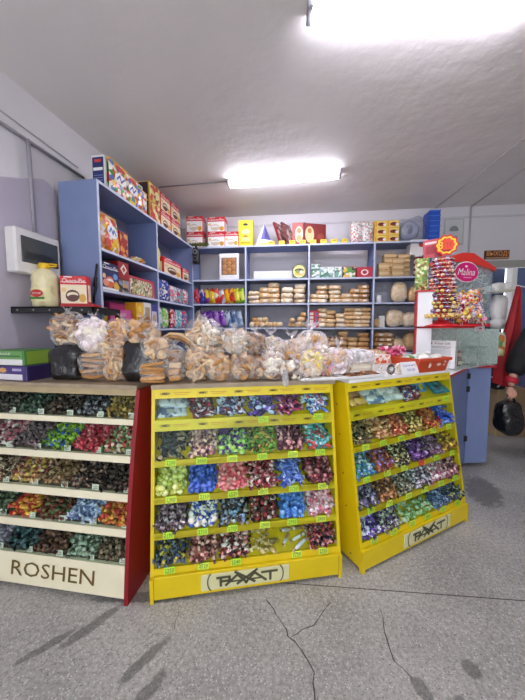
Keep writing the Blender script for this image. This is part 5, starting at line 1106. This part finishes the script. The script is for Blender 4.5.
b=MB(); b.box(0,.16,0,.1,0,.07,mat('#d8dcd8',.5),.004); o=b.build('white_box'); o.location=GD.p(.52,.12,1.041); o.rotation_euler=(0,0,GD.a); tag(o,'small pale box inside the right half of the glass display','box')
# ---- red shelf on top, candy towers
ZT=1.036+Hd+.008
TR=mat('#d8242c',.35)
b=MB(); b.box(-.08,.50,0,.30,0,.012,TR,.003); b.box(.38,.56,-.01,.0,-.03,.022,mat('#f0e8e8',.4)); b.rect(.47,-.004,.06,.014,mat('#c84048',.4),-.0106); o=b.build('red_tray'); o.location=GD.p(-.06,.0,ZT); o.rotation_euler=(0,0,GD.a); tag(o,'red plastic tray on top of the glass display carrying the candy towers','tray')
ZT+=.014
LOL=[prt(c,60,.2,.6,.1) for c in (['#8c2838','#d85c50','#f0d0b0'],['#4c3468','#8c5ca8','#e8d8e8'],['#c8a030','#f0d870','#8c3838'],['#5c2430','#c87870','#f0e0d0'])]
lm=[]
for i in range(4):
    q=MB(); q.sup((0,0,0),(.017,.017,.015),LOL[i],1,1,nu=10,nv=7); q.lathe([(.0155,-.003),(.0178,0),(.0155,.003)],mat('#e8dcc8',.3),10); q.cyl((0,.0,0),(0,.035,0),.0018,WHITE,n=5); lm.append(q.mesh('lollipop'))
def ctower(cx,cy,h,rad,nrow,per,z0,lab,label_stand):
    st=empty('lollipop_stand',(cx,cy,ZT),0,label_stand,'stand')
    b=MB(); b.lathe([(rad*1.5,0),(rad*1.55,.006),(rad*1.1,.02),(rad*.6,.05),(.02,.06)],TR,20); b.build('base',st)
    b=MB(); b.cyl((0,0,.05),(0,0,h),.022,TR,n=12)
    for j in range(nrow):
        z=z0+(h-z0-.03)*j/(nrow-1); b.ring((0,0,z-.012),rad-.045,.003,TR,16,5)
        for k in range(4): a=k*PI/2+.3*j; b.cyl((0,0,z-.012),((rad-.03)*math.cos(a),(rad-.03)*math.sin(a),z-.012),.002,TR,n=5,cap=False)
    b.build('rack',st)
    for j in range(nrow):
        z=z0+(h-z0-.03)*j/(nrow-1)
        for k in range(per):
            a=2*PI*(k+.5*(j%2))/per
            if math.sin(a)>.55: continue
            r2=rad*(1.12-.42*j/nrow)
            inst('lollipop',lm[(0,0,3,1)[(j*7+k*3)%4] if j>nrow*.45 else (2,1,3,2)[(j+k)%4]],(cx+r2*math.cos(a),cy+r2*math.sin(a),ZT+z),(0,0,a+PI/2),lab,'lollipop',lab)
    return st
T1=GD.p(-.03,.13,0); ctower(T1.x,T1.y,.60,.10,15,15,.10,'round lollipop on the tall red stand left of the pink oval','tall red lollipop stand on the red tray under the yellow-red burst sign')
for k in range(26):  # basket ring of yellow sweets at the foot
    a=PI+PI*k/25; inst('yellow_candy',pieces_y:=PM.setdefault(('yc',),MB().sup((0,0,0),(.017,.017,.014),prt(['#d8a040','#e8d080','#a83c3c'],60,.3,.6,.2),1,1,nu=9,nv=6).mesh('yellow_candy')),(T1.x+.145*math.cos(a),T1.y+.145*math.sin(a)*.8,ZT+.085+.012*(k%2)),(0,0,a),'small yellow and red candy around the foot of the tall lollipop stand','candy','small candies around the foot of the tall lollipop stand')
T2=GD.p(.24,.06,0)
st=empty('candy_stand',(T2.x,T2.y,ZT),0,'low red stand crowded with colourful wrapped lollipops','stand')
b=MB(); b.lathe([(.13,0),(.135,.008),(.06,.03),(.02,.05),(.016,.30)],TR,20); b.build('base',st)
b=MB()
for k in range(9): a=2*PI*k/9; b.cyl((0,0,.03),(.12*math.cos(a),.12*math.sin(a),.11),.003,TR,n=5)
b.ring((0,0,.11),.12,.004,TR,20,5); b.build('wire_rack',st)
cm=[]
for i,c in enumerate((['#d83c48','#f0e0e0','#e8b030'],['#e8c030','#f4e890','#d84c3c'],['#6c5ca8','#e0dcf0','#4c3c80'],['#e07898','#f8e4ec','#c83c60'],['#e87c30','#f4d0a0','#c83c30'])):
    q=MB(); m_=prt(c,70,.25,.5,.2); q.sup((0,0,0),(.022,.02,.018),m_,.8,.9,nu=10,nv=6,nz=.15,nf=60,seed=i)
    q.add([(0,0,.015),(.02,.01,.035),(0,-.008,.04),(-.02,.01,.035)],[(0,1,2),(0,2,3)],m_); q.cyl((0,0,-.015),(0,0,-.05),.0018,WHITE,n=5); cm.append(q.mesh('wrapped_lollipop'))
rr=random.Random(5)
for k in range(120):
    t=k/120; z=.05+.25*t; rad=(.16-.06*t)*math.sqrt(rr.uniform(.35,1)); a=rr.uniform(PI*.9,PI*2.1)
    inst('wrapped_lollipop',cm[rr.randrange(5)],(T2.x+rad*math.cos(a),T2.y+rad*math.sin(a),ZT+z),(rr.uniform(-.7,.7),rr.uniform(-.7,.7),rr.uniform(0,6)),'colourful wrapped lollipop on the low red stand under the pink oval','lollipop','wrapped lollipops on the low red stand')
# burst sign
b=MB(); b.cyl((0,.006,0),(0,.012,0),.004,TR,n=6); 
def burst(b,w,h,mt,y,k=12,wob=.10,ph=0):
    n=48; vs=[(w/2*math.cos(2*PI*i/n)*(1+wob*math.cos(k*2*PI*i/n+ph)),y,h/2*math.sin(2*PI*i/n)*(1+wob*math.cos(k*2*PI*i/n+ph))) for i in range(n)]; return b.add(vs,[tuple(range(n))],mt)
n=48; pr=[(.085*math.cos(2*PI*i/n)*(1+.07*math.cos(10*2*PI*i/n)),.085*math.sin(2*PI*i/n)*(1+.07*math.cos(10*2*PI*i/n))) for i in range(n)]
b.prism(pr,'y',.0,.005,mat('#d42c28',.4)); burst(b,.148,.140,mat('#f4d430',.4),-.0008,10,.08); burst(b,.115,.115,mat('#e0482c',.4),-.0014,10,.06); b.text('8',-.045,.0,.034,.06,mat('#f4d430',.4),-.002); b.text('ТГ',.02,.0,.05,.04,mat('#c82424',.4),-.002); b.rect(0,-.045,.07,.012,mat('#a01c1c',.4),-.002)
o=b.build('burst_sign'); o.location=(T1.x,T1.y-.04,ZT+.60+.09); o.rotation_euler=(0,0,-.35); tag(o,'red and yellow burst-shaped price sign above the tall lollipop stand','sign')
b=MB(); b.box(-.10,.10,-.004,0,0,.16,mat('#c8505c',.4)); b.rect(0,.13,.17,.02,mat('#f0dcd8',.4),-.0045); b.rect(-.03,.07,.1,.07,mat('#a83040',.4),-.0045); o=b.build('red_board'); o.location=(T1.x-.03,T1.y+.05,ZT+.61); o.rotation_euler=(0,R(-4),-.5); tag(o,'dark pink header board behind the burst-shaped price sign','board')
b=MB(); b.box(-.17,.10,0,.02,0,.05,mat('#c8444c',.4)); 
# leafy green packet left of the tower
b=pillow(.11,.27,.06,prt(['#c8d088','#6c9c4c','#e8e8c0','#a8b860','#8c6c3c'],48,.4,.2,.2),None,44); o=b.build('green_packet'); o.location=(T1.x-.165,T1.y+.03,ZT+.32); o.rotation_euler=(0,0,-.5); tag(o,'green and cream packet on the white stand left of the lollipops','packet')
# white stand left of the tower
b=MB(); b.box(-.05,.07,0,.14,0,.30,mat('#eef0f2',.4),.004); b.box(-.056,-.05,0,.14,0,.30,TR); b.box(-.06,.08,-.01,.15,.30,.312,TR,.003); o=b.build('white_stand'); o.location=(T1.x-.16,T1.y-.02,ZT); o.rotation_euler=(0,0,-.35); tag(o,'white stand with a red rim left of the lollipops','stand')
b=MB(); b.box(-.05,.07,0,.12,0,.36,mat('#e8ebee',.4),.004); b.box(-.056,-.05,0,.12,0,.36,TR); o=b.build('white_display_box'); o.location=(T1.x-.15,T1.y+.0,1.037); o.rotation_euler=(0,0,-.35); tag(o,'white box with a red edge beneath the white stand, left of the glass display','box')
# candy dispenser with red roof
DS=Fr(GD.p(.13,.17,0).x,GD.p(.13,.17,0).y,GD.a-R(20)); ds=empty('candy_dispenser',DS.p(0,0,ZT),DS.a,'clear candy dispenser with a red arched roof and pink oval sign','dispenser')
w,d,h=.52,.24,.60
GDS=glass('dispenser_plastic',refl=.8,tint='#f4fafa',haze=.16,hcol='#e6ecee')
b=MB(); b.prism([(0,0),(w,0),(w,h-.07),(w*.5,h-.012),(0,h-.012)],'y',0,.004,GDS); b.box(0,.004,0,d,0,h,GDS); b.box(w-.004,w,0,d,0,h-.07,GDS); b.prism([(0,0),(w,0),(w,h-.07),(w*.5,h-.012),(0,h-.012)],'y',d-.004,d,GDS); b.build('clear_body',ds)
b=MB(); b.box(-.005,w+.005,-.005,d+.005,-.001,.03,TR,.004); b.build('base',ds)
b=MB(); pr=[(-.012,h-.01)]+[(-.012+(w*.55)*i/10,h+.075*math.sin(PI*.5*min(1,i/7))) for i in range(11)]+[(w+.02,h-.045),(w+.02,h-.075),(w*.5,h-.012)]
b.prism(pr,'y',-.012,d+.012,mat('#dc3830',.35)); b.build('roof',ds)
b=MB(); n=28; b.prism([(.135*math.cos(2*PI*i/n)+.20,.095*math.sin(2*PI*i/n)+h-.10) for i in range(n)],'y',-.016,-.012,WHITE)
b.prism([(.127*math.cos(2*PI*i/n)+.20,.087*math.sin(2*PI*i/n)+h-.10) for i in range(n)],'y',-.019,-.0165,mat('#d81c78',.35)); b.text('Malina',.20,h-.10,.19,.06,WHITE,-.0195,.25); b.rect(.21,h-.15,.09,.008,mat('#f0b0cc',.4),-.0195); b.disc(.19,h-.05,.03,.018,WHITE,-.0195); b.build('oval_sign',ds)
rr=random.Random(9); cs=[MB().sup((0,0,0),(.018,.015,.012),prt(c,70,.3,.6,.2),.7,.8,nu=8,nv=5,nz=.2,nf=60).mesh('loose_candy') for c in (['#d8d4c8','#a8a090','#e8c860'],['#c8707c','#f0e0e0','#8c90b0'])]
for i in range(170):
    inst('loose_candy',cs[i%2],DS.p(rr.uniform(.03,w-.03),rr.uniform(.02,.10),ZT+.045+ (h-.10)*(i/170)),(rr.uniform(0,3),0,rr.uniform(0,6)),'loose wrapped candy inside the clear red-roofed dispenser','candy','loose candies inside the clear red-roofed dispenser')

# ================================================================ far right: plank shelf, bags, red cloth, packet, box
b=MB(); b.box(0,.37,0,.22,0,.018,mat('#d8d8c4',.5)); b.box(.02,.05,.15,.22,-.06,0,WHITE); o=b.build('plank_shelf'); o.location=(2.63,3.46,1.815); o.rotation_euler=(0,R(-3.5),-.05); tag(o,'pale plank shelf with white bags at the far right','shelf')
WB_=mat('#eeeeea',.35,bump=.8,scale=22)
for i,(x,z,r_) in enumerate(((2.74,1.88,.045),(2.84,1.895,.06),(2.94,1.905,.05))):
    b=MB(); b.sup((0,0,0),(r_*1.35,.07,r_*1.0),WB_,.9,.8,nu=18,nv=12,nz=.35,nf=12,seed=i); o=b.build('white_bag'); o.location=(x,3.56,z-.015); tag(o,f'{["left","middle","right"][i]} of three white plastic bundles on the plank shelf at the far right','bag')
b=MB(); b.sup((0,0,0),(.085,.07,.17),WB_,.7,.7,nu=22,nv=16,nz=.22,nf=8,seed=8); o=b.build('white_bag'); o.location=(2.93,3.62,1.635); tag(o,'long white plastic bag hanging under the plank shelf at the far right','bag')
b=MB(); b.sup((0,0,0),(.09,.07,.07),WB_,.8,.8,nu=18,nv=12,nz=.3,nf=9,seed=12); o=b.build('white_bag'); o.location=(2.90,3.58,1.45); tag(o,'rounded white plastic bag below the long hanging white bag','bag')
# hanging red cloth (a folded jacket)
b=MB(); rc=mat('#b01c24',.6,var=.15,bump=.3); nu,nv=16,18
def clo(p,q,sg):
    top_=Vector((2.98,3.42,1.90)); wl=.03+.20*min(1,q*1.2); x=top_.x-wl+.02 + (.02+.13*min(1,q*2.2))*p-.03*q; z=top_.z-1.15*q-.05*p
    y=top_.y+.03*math.sin(p*11+q*2)*(.4+q)-.05*q+sg*.012; return (x,y,z)
for sg in (-1,1):
    vs=[clo(i/nu,j/nv,sg) for j in range(nv+1) for i in range(nu+1)]; fs=[(j*(nu+1)+i,(j+1)*(nu+1)+i,(j+1)*(nu+1)+i+1,j*(nu+1)+i+1) for j in range(nv) for i in range(nu)]
    b.add(vs,fs if sg<0 else [f[::-1] for f in fs],rc,True)
o=b.build('red_cloth'); tag(o,'dark red cloth hanging from a hook by the door frame','cloth')
b=MB(); b.cyl((2.98,3.50,1.905),(2.98,3.42,1.895),.006,WHITE,n=8); b.cyl((2.93,3.42,1.90),(3.08,3.40,1.865),.007,WHITE,n=8); o=b.build('coat_hook'); tag(o,'white hook bar holding the dark red cloth','hook')
b=pillow(.13,.25,.07,prt(['#e8c830','#f0e8a0','#d8843c','#e8e8e0','#70a058'],20,.3,.1,.3),None,71); o=b.build('yellow_packet'); o.location=(2.54,3.10,1.10); o.rotation_euler=(0,0,.3); tag(o,'yellow and orange packet hanging beside the dark red cloth','packet')
b=MB(); b.box(-.2,.2,0,.3,0,.62,mat('#b8a078',.6,var=.1),.006); b.box(-.2,.2,-.002,0,.29,.33,mat('#c8b48c',.5)); o=b.build('cardboard_box'); o.location=(3.22,3.65,0); o.rotation_euler=(0,0,-.1); tag(o,'tan cardboard box on the floor behind the blue cabinet','box')
b=MB(); b.sup((0,0,.19),(.18,.12,.19),prt(['#161618','#1c1c20','#202024','#141416','#c8c8cc'],34,.6,.1,.3),.7,.7,nu=20,nv=12,nz=.2,nf=8); o=b.build('dotted_cloth'); o.location=(3.02,3.72,.625); tag(o,'black cloth bundle with white flecks on the cardboard box','cloth')
# ================================================================ person at the right edge
def skin(name,verts,edges,radii,mt,parent=None,root=0,sub=2):
    me=bpy.data.meshes.new(name); me.from_pydata(verts,edges,[]); me.materials.append(mt)
    o=bpy.data.objects.new(name,me); COL.objects.link(o)
    if parent: o.parent=parent
    m=o.modifiers.new('skin','SKIN'); m.use_smooth_shade=True
    me.skin_vertices[0].data[root].use_root=True
    for i,r in enumerate(radii):
        r=r if hasattr(r,'__len__') else (r,r); me.skin_vertices[0].data[i].radius=r
    s_=o.modifiers.new('sub','SUBSURF'); s_.levels=sub; s_.render_levels=sub
    return o
PX,PY=3.08,3.02
pr_=empty('person',(PX,PY,0),0,'person in a long black coat at the right edge holding a black bag','person')
COAT=mat('#0e0f15',.75,var=.2,bump=.3,scale=20); SKIN=mat('#d8a48c',.55,var=.05); TRO=mat('#15151a',.8); SHOE=mat('#0c0c0e',.4)
# body, continuous: pelvis root, torso, neck, head, arms, legs
V=[(0,0,.95),(0,.0,1.12),(0,.01,1.30),(0,.02,1.42),(0,.01,1.50),(0,-.01,1.58),(0,-.015,1.66),
   (-.17,.01,1.40),(-.27,-.0,1.30),(-.40,-.02,1.09),(-.52,-.07,.86),(-.535,-.085,.80),
   (.17,.01,1.40),(.25,.01,1.33),(.28,.03,1.10),(.28,-.05,.86),(.28,-.06,.80),
   (-.10,0,.88),(-.105,-.01,.50),(-.11,.02,.10),(-.11,-.12,.045),(.10,0,.88),(.105,-.01,.50),(.11,.02,.10),(.11,-.12,.045)]
E_=[(0,1),(1,2),(2,3),(3,4),(4,5),(5,6),(3,7),(7,8),(8,9),(9,10),(10,11),(3,12),(12,13),(13,14),(14,15),(15,16),(0,17),(17,18),(18,19),(19,20),(0,21),(21,22),(22,23),(23,24)]
Rr=[(.15,.12),(.14,.115),(.16,.125),(.12,.10),(.055,.055),(.075,.085),(.07,.085),.075,.06,.048,.034,.030,.075,.06,.048,.034,.03,.09,.065,.045,.04,.09,.065,.045,.04]
skin('body',V,E_,Rr,SKIN,pr_)
# coat
V=[(0,0,.62),(0,0,.95),(0,.0,1.15),(0,.01,1.32),(0,.015,1.43),(-.17,.01,1.405),(-.275,0,1.30),(-.40,-.02,1.09),(-.50,-.06,.91),(.17,.01,1.405),(.26,.01,1.33),(.29,.03,1.10),(.29,-.04,.90)]
E_=[(0,1),(1,2),(2,3),(3,4),(4,5),(5,6),(6,7),(7,8),(4,9),(9,10),(10,11),(11,12)]
skin('coat',V,E_,[(.30,.2),(.29,.17),(.27,.165),(.24,.16),(.14,.115),.12,.115,.105,.085,.10,.095,.085,.07],COAT,pr_,root=1)
b=MB(); b.lathe([(.048,-.03),(.054,-.02),(.056,.02),(.045,.03)],mat('#c01c34',.6),18); o=b.build('red_cuff',pr_,loc=(-.518,-.068,.868),rot=(0,R(14),0)); o['label']='bright red sleeve cuff'
b=MB(); 
for s_ in (-1,1): b.sup((s_*.11,-.06,.05),(.055,.14,.05),SHOE,.8,.8,nu=16,nv=10,flat=.1)
b.build('shoes',pr_)
b=MB(); b.lathe([(.105,.0),(.1,.35),(.085,.7),(.09,.8)],TRO,16,c=(-.108,0,.06)); b.lathe([(.105,.0),(.1,.35),(.085,.7),(.09,.8)],TRO,16,c=(.108,0,.06)); b.build('trousers',pr_)
b=MB(); b.sup((0,.02,1.68),(.095,.115,.11),mat('#2a1c14',.7,bump=.5,scale=40),1,1,nz=.06); b.sup((0,.075,1.58),(.085,.05,.12),mat('#2a1c14',.7,bump=.5,scale=40),1,1,nz=.08); b.build('hair',pr_)
b=MB()
for s_ in (-1,1): b.sup((s_*.03,-.088,1.635),(.013,.006,.008),WHITE); b.sup((s_*.03,-.094,1.635),(.006,.003,.006),BLACK); b.sup((s_*.082,0,1.62),(.012,.02,.03),SKIN)
b.sup((0,-.103,1.60),(.013,.018,.024),SKIN); b.sup((0,-.092,1.56),(.026,.008,.008),mat('#a84c4c',.5)); b.build('face',pr_)
# hand closing round the bag handles
hv=[(-.537,-.087,.80),(-.54,-.09,.755),(-.54,-.09,.73)]
skin('hand',hv,[(0,1),(1,2)],[(.026,.022),(.036,.02),(.034,.016)],SKIN,pr_,root=1,sub=1)
for k in range(4):
    x=-.568+.019*k; Lf=(.9,1,.97,.82)[k]
    skin('finger',[(x,-.095,.735),(x,-.115,.735-.022*Lf),(x,-.115,.735-.045*Lf),(x,-.092,.735-.055*Lf),(x,-.078,.735-.042*Lf)],[(0,1),(1,2),(2,3),(3,4)],[.0095,.009,.0085,.0078,.007],SKIN,pr_,sub=1)
skin('thumb',[(-.508,-.09,.775),(-.50,-.11,.745),(-.512,-.125,.715),(-.53,-.128,.70)],[(0,1),(1,2),(2,3)],[.012,.011,.0095,.008],SKIN,pr_,sub=1)
# carried bag
bg_=empty('black_bag',(PX-.54,PY-.09,.31),0,'black plastic carrier bag hanging from the hand of the person','bag')
b=MB(); b.sup((0,0,.17),(.12,.09,.175),BLK,.75,.7,nu=26,nv=18,nz=.22,nf=9,seed=4); b.build('bag_body',bg_)
for s_ in (-1,1):
    b=MB(); b.tube([(s_*.07,0,.28),(s_*.045,0,.35),(s_*.012,-.005,.395),(0,-.005,.40)],.012,BLK,8); b.build('handle',bg_)

#G2_END
#GOODS_END

def emit_candies():
    """whole heaps nearest the camera as single candies (up to 300 of a kind), all the others of that kind as one heap object"""
    names={'wrap':'twist_candy','round':'round_candy','bar':'candy_bar','stick':'stick_candy','pack':'candy_pack'}
    for kind,nm in names.items():
        L_=[c for c in CANDY if c[0]==kind]; bins={}
        for c in L_: bins.setdefault(c[1],[]).append(c)
        dist=lambda b:sum((c[4]-Vector((0,0,H))).length for c in b)/len(b)
        left=300; rest=[]
        for k in sorted(bins,key=lambda k:dist(bins[k])):
            b=bins[k]
            if len(b)<=left:
                left-=len(b)
                for c in b: inst(nm,c[3],c[4],c[5],c[2],'candy',c[2],scale=(c[6],)*3)
            else: rest+=b
        if rest:
            v=[];f=[];mi=[];mats=[];rv=[]
            for c in rest:
                M=Matrix.LocRotScale(c[4],__import__('mathutils').Euler(c[5]),Vector((c[6],)*3)); o=len(v); me=c[3]; q=rnd.random()
                v+=[tuple(M@x.co) for x in me.vertices]; rv+=[q]*len(me.vertices); mp=[]
                for mt in me.materials:
                    if mt not in mats: mats.append(mt)
                    mp.append(mats.index(mt))
                for p in me.polygons: f.append(tuple(o+i for i in p.vertices)); mi.append(mp[p.material_index])
            me=bpy.data.meshes.new(nm+'_heap'); me.from_pydata(v,[],f)
            for mt in mats: me.materials.append(mt)
            me.polygons.foreach_set('material_index',mi); me.polygons.foreach_set('use_smooth',[True]*len(f))
            a=me.attributes.new('rnd','FLOAT','POINT'); a.data.foreach_set('value',rv); me.update()
            o=bpy.data.objects.new('wrapped_candies',me); COL.objects.link(o)
            tag(o,'many-coloured twist-wrapped candies heaped in the other bins of the three cases','candies',kind='stuff')
emit_candies()

# ---------------------------------------------------------------- daylight from the shop front behind the camera
w=bpy.data.worlds.new('daylight'); bpy.context.scene.world=w; w.use_nodes=True
bg=w.node_tree.nodes['Background']; bg.inputs[0].default_value=(.93,.95,1,1); bg.inputs[1].default_value=1.75
bpy.context.scene.cycles.transparent_max_bounces=32
vs=bpy.context.scene.view_settings; vs.view_transform='Standard'; vs.look='None'; vs.gamma=1; vs.exposure=1.0; vs.use_curve_mapping=False
bpy.context.scene.display_settings.display_device='sRGB'
